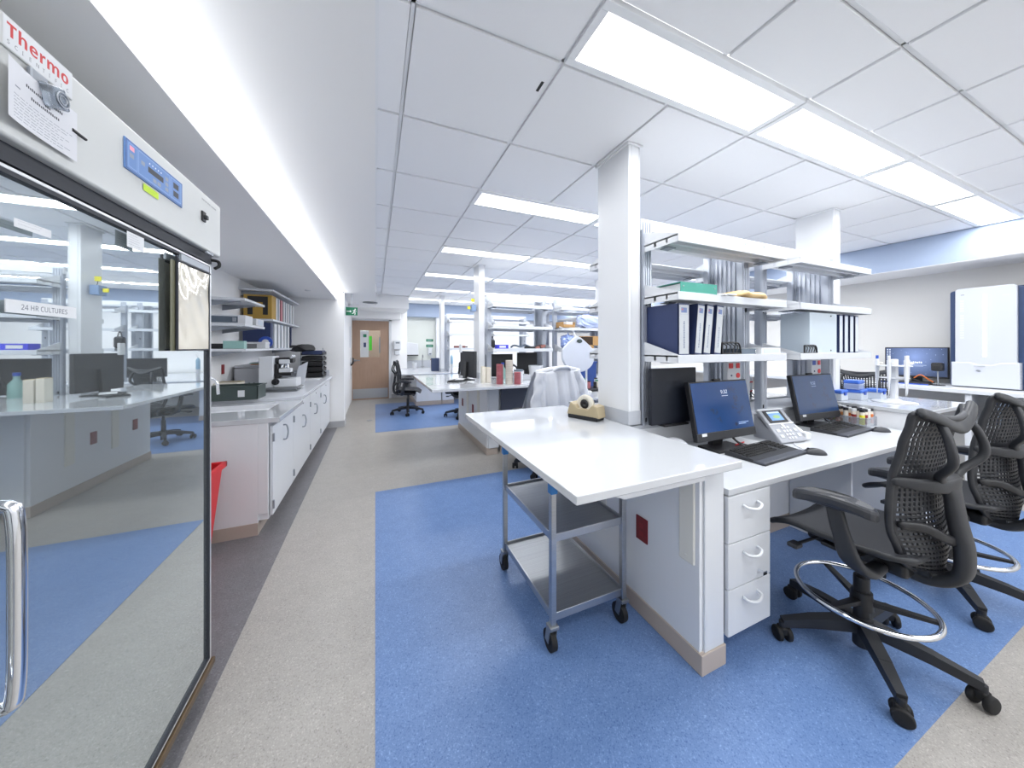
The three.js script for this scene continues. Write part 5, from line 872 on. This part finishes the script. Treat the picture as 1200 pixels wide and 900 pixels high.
// ================================================================ WALL COUNTER ON THE RIGHT
{
  const y = .95;
  let t = thing('wall_counter', 'white wall counter with open bays under the white analyser', 'counter', [5.8, y, -2.2]);
  M('slab', B(-.4, .4, -.04, 0, -3.2, 3.0, .004), m.white, t); M('post', [B(-.37, -.33, -y, -.04, .98, 1.02)], m.white, t); M('post', [B(-.37, -.33, -y, -.04, 2.0, 2.04)], m.white, t); M('back_panel', plain(.38, .395, -y, -.04, -3.2, 3.0), m.wallGrey, t); M('lower_shelf', B(-.36, .38, -.35, -.33, 1.02, 2.0, .003), m.white, t); M('divider', plain(-.35, .38, -y, -.04, .99, 1.01), m.white, t);
  t = thing('analyser', 'tall white-fronted analyser with navy sides on the wall counter', 'analyser', [5.96, y, -1.1]);
  M('navy_body', B(-.17, .22, 0, 1.03, -.3, .34, .02), m.navyBody, t);
  M('front_door', extr([[-.245, .2], [.105, .2], [.105, 1.02], [.09, 1.035], [-.23, 1.035], [-.245, 1.02]], .03, .008).rotateY(-Math.PI / 2).translate(-.178, 0, 0), m.analyser, t);
  M('lower_cover', extr([[-.262, .02], [.125, .02], [.125, .26], [.03, .255], [-.03, .23], [-.1, .23], [-.16, .255], [-.262, .255]], .06, .01).rotateY(-Math.PI / 2).translate(-.175, 0, 0), m.analyser, t);
  M('light_bar', B(-.223, -.217, .32, .96, -.08, -.06, .002), glow(LAMP_COLOR, .5), t);
  M('button', mv(turnZ(cyl(.014, .014, 0, .004, 0, 0, 20), Math.PI / 2).scale(1, .7, 1), -.246, .18, -.1), m.greyMetal, t); M('handle_recess', B(-.25, -.243, .222, .236, -.13, -.06, .003), m.bandGrey, t); M('side_vents', [0, 1, 2, 3, 4].map(i => B(-.24, -.19, .06 + i * .03, .07 + i * .03, .134, .1365, .001)), m.bandGrey, t); M('brand_mark', plain(-.219, -.218, .935, .95, .03, .08), m.plasticGrey, t);
  decal('door_lettering', canvasTex(80, 620, (x, w, h) => { x.fillStyle = '#c6cad3'; x.fillRect(0, 0, w, h); x.fillStyle = '#8a8f99'; x.fillRect(24, 14, 34, 10); x.save(); x.translate(56, 590); x.rotate(-Math.PI / 2); x.fillStyle = '#d0d4dc'; for (let i = 0; i < 16; i++) if (i !== 10) x.fillRect(i * 32, -40, 22, 40); x.restore(); }), .05, .5, t, [-.2168, .74, -.205], [0, -Math.PI / 2, 0], .4);
  t = thing('monitor', 'wide wall-counter monitor with star-field screen beside the analyser', 'monitor', [5.98, y, -1.7], -Math.PI / 2);
  { const W = .5, g = new THREE.Group(); g.name = 'display'; t.add(g); g.position.y = .06; M('bezel', B(-W / 2, W / 2, 0, .36, -.03, 0, .006), m.black, g);
    const st = canvasTex(600, 380, (x, w, h) => { x.fillStyle = '#4c5a78'; x.fillRect(0, 0, w, h); const q = x.createRadialGradient(300, 120, 10, 300, 120, 320); q.addColorStop(0, '#7f93c2'); q.addColorStop(1, '#46536f'); x.fillStyle = q; x.fillRect(0, 0, w, h); let s = 5; const r = () => (s = (s * 16807) % 2147483647) / 2147483647; x.fillStyle = '#8ea0c8'; for (let i = 0; i < 60; i++) { x.beginPath(); x.arc(w * r(), h * r(), 1 + 4 * r(), 0, 7); x.fill(); } x.fillStyle = '#eef3fc'; for (let i = 0; i < 8; i++) x.fillRect(222 + i * 19, 184 + (i % 3) * 2, 13, 22); x.fillStyle = '#b8c6e2'; x.fillRect(170, 232, 240, 5); x.fillRect(200, 246, 180, 4); x.fillStyle = '#cfd8ea'; for (let i = 0; i < 6; i++) { x.fillRect(14, 14 + i * 26, 12, 14); x.fillRect(38, 14 + i * 26, 12, 14); } });
    decal('screen', st, W - .02, .33, g, [0, .185, .0015], undefined, .2, { emissive: 0xffffff, emissiveMap: st, emissiveIntensity: .12 }); M('stand', [bar([0, .1, -.04], [0, -.05, -.06], .08, .03), B(-.12, .12, -.06, -.048, -.12, .06, .004)], m.black, g); }
  t = thing('barcode_scanner', 'black barcode scanner on a thin stand before the wall monitor', 'scanner', [5.72, y, -1.46]); M('foot', cyl(.05, .05, 0, .008), m.black, t); M('stem', rod([0, 0, 0], [-.01, .17, 0], .006), m.greyMetal, t); M('head', [B(-.05, .03, .16, .23, -.04, .04, .015), B(-.02, .07, .2, .25, -.05, .03, .015)], m.black, t);
  t = thing('keyboard', 'flat black keyboard lying under the wall monitor', 'keyboard', [5.68, y, -1.7], -Math.PI / 2); M('body', B(-.2, .2, 0, .018, -.06, .06, .005), m.black, t); M('blue_edge', B(-.2, .2, .0, .012, .061, .068, .002), m.blue, t);
  t = thing('orange_cable', 'orange cable loop behind the wall monitor keyboard', 'cable', [5.85, y, -1.62]); M('cable', tube([[0, .06, -.05], [-.01, .1, 0], [0, .06, .05], [.01, .02, .09]], .006), m.orange, t); M('black_cable', tube([[0, .08, -.12], [-.01, .05, -.06], [0, .02, 0]], .006), m.black, t);
  t = thing('label_printer', 'small black label printer on the wall counter behind the stool', 'printer', [5.8, y, -2.45]); M('body', B(-.12, .12, 0, .17, -.1, .1, .012), m.charcoal, t); M('slot', B(-.122, -.118, .06, .075, -.07, .07, .001), m.black, t); M('lid', B(-.1, .1, .171, .2, -.09, .09, .01), m.graphite, t);
  binder('binder', 'navy binder with pale blue label under the wall counter', [5.47, y - .329, -1.0], -Math.PI / 2, .1, .27, .25, m.navy, mat(0xbcd2ee, .4), undefined);
  t = thing('clip_loop', 'black wire loop on the open shelf under the wall counter', 'wire', [5.6, y - .329, -.72]); M('loop', new THREE.TorusGeometry(.06, .006, 8, 28).scale(1, .5, 1).rotateY(-1.2).translate(0, .036, 0), m.black, t); M('grip', B(-.01, .01, 0, .012, -.05, .05, .003), m.black, t);
}
renderer.render(scene, camera);
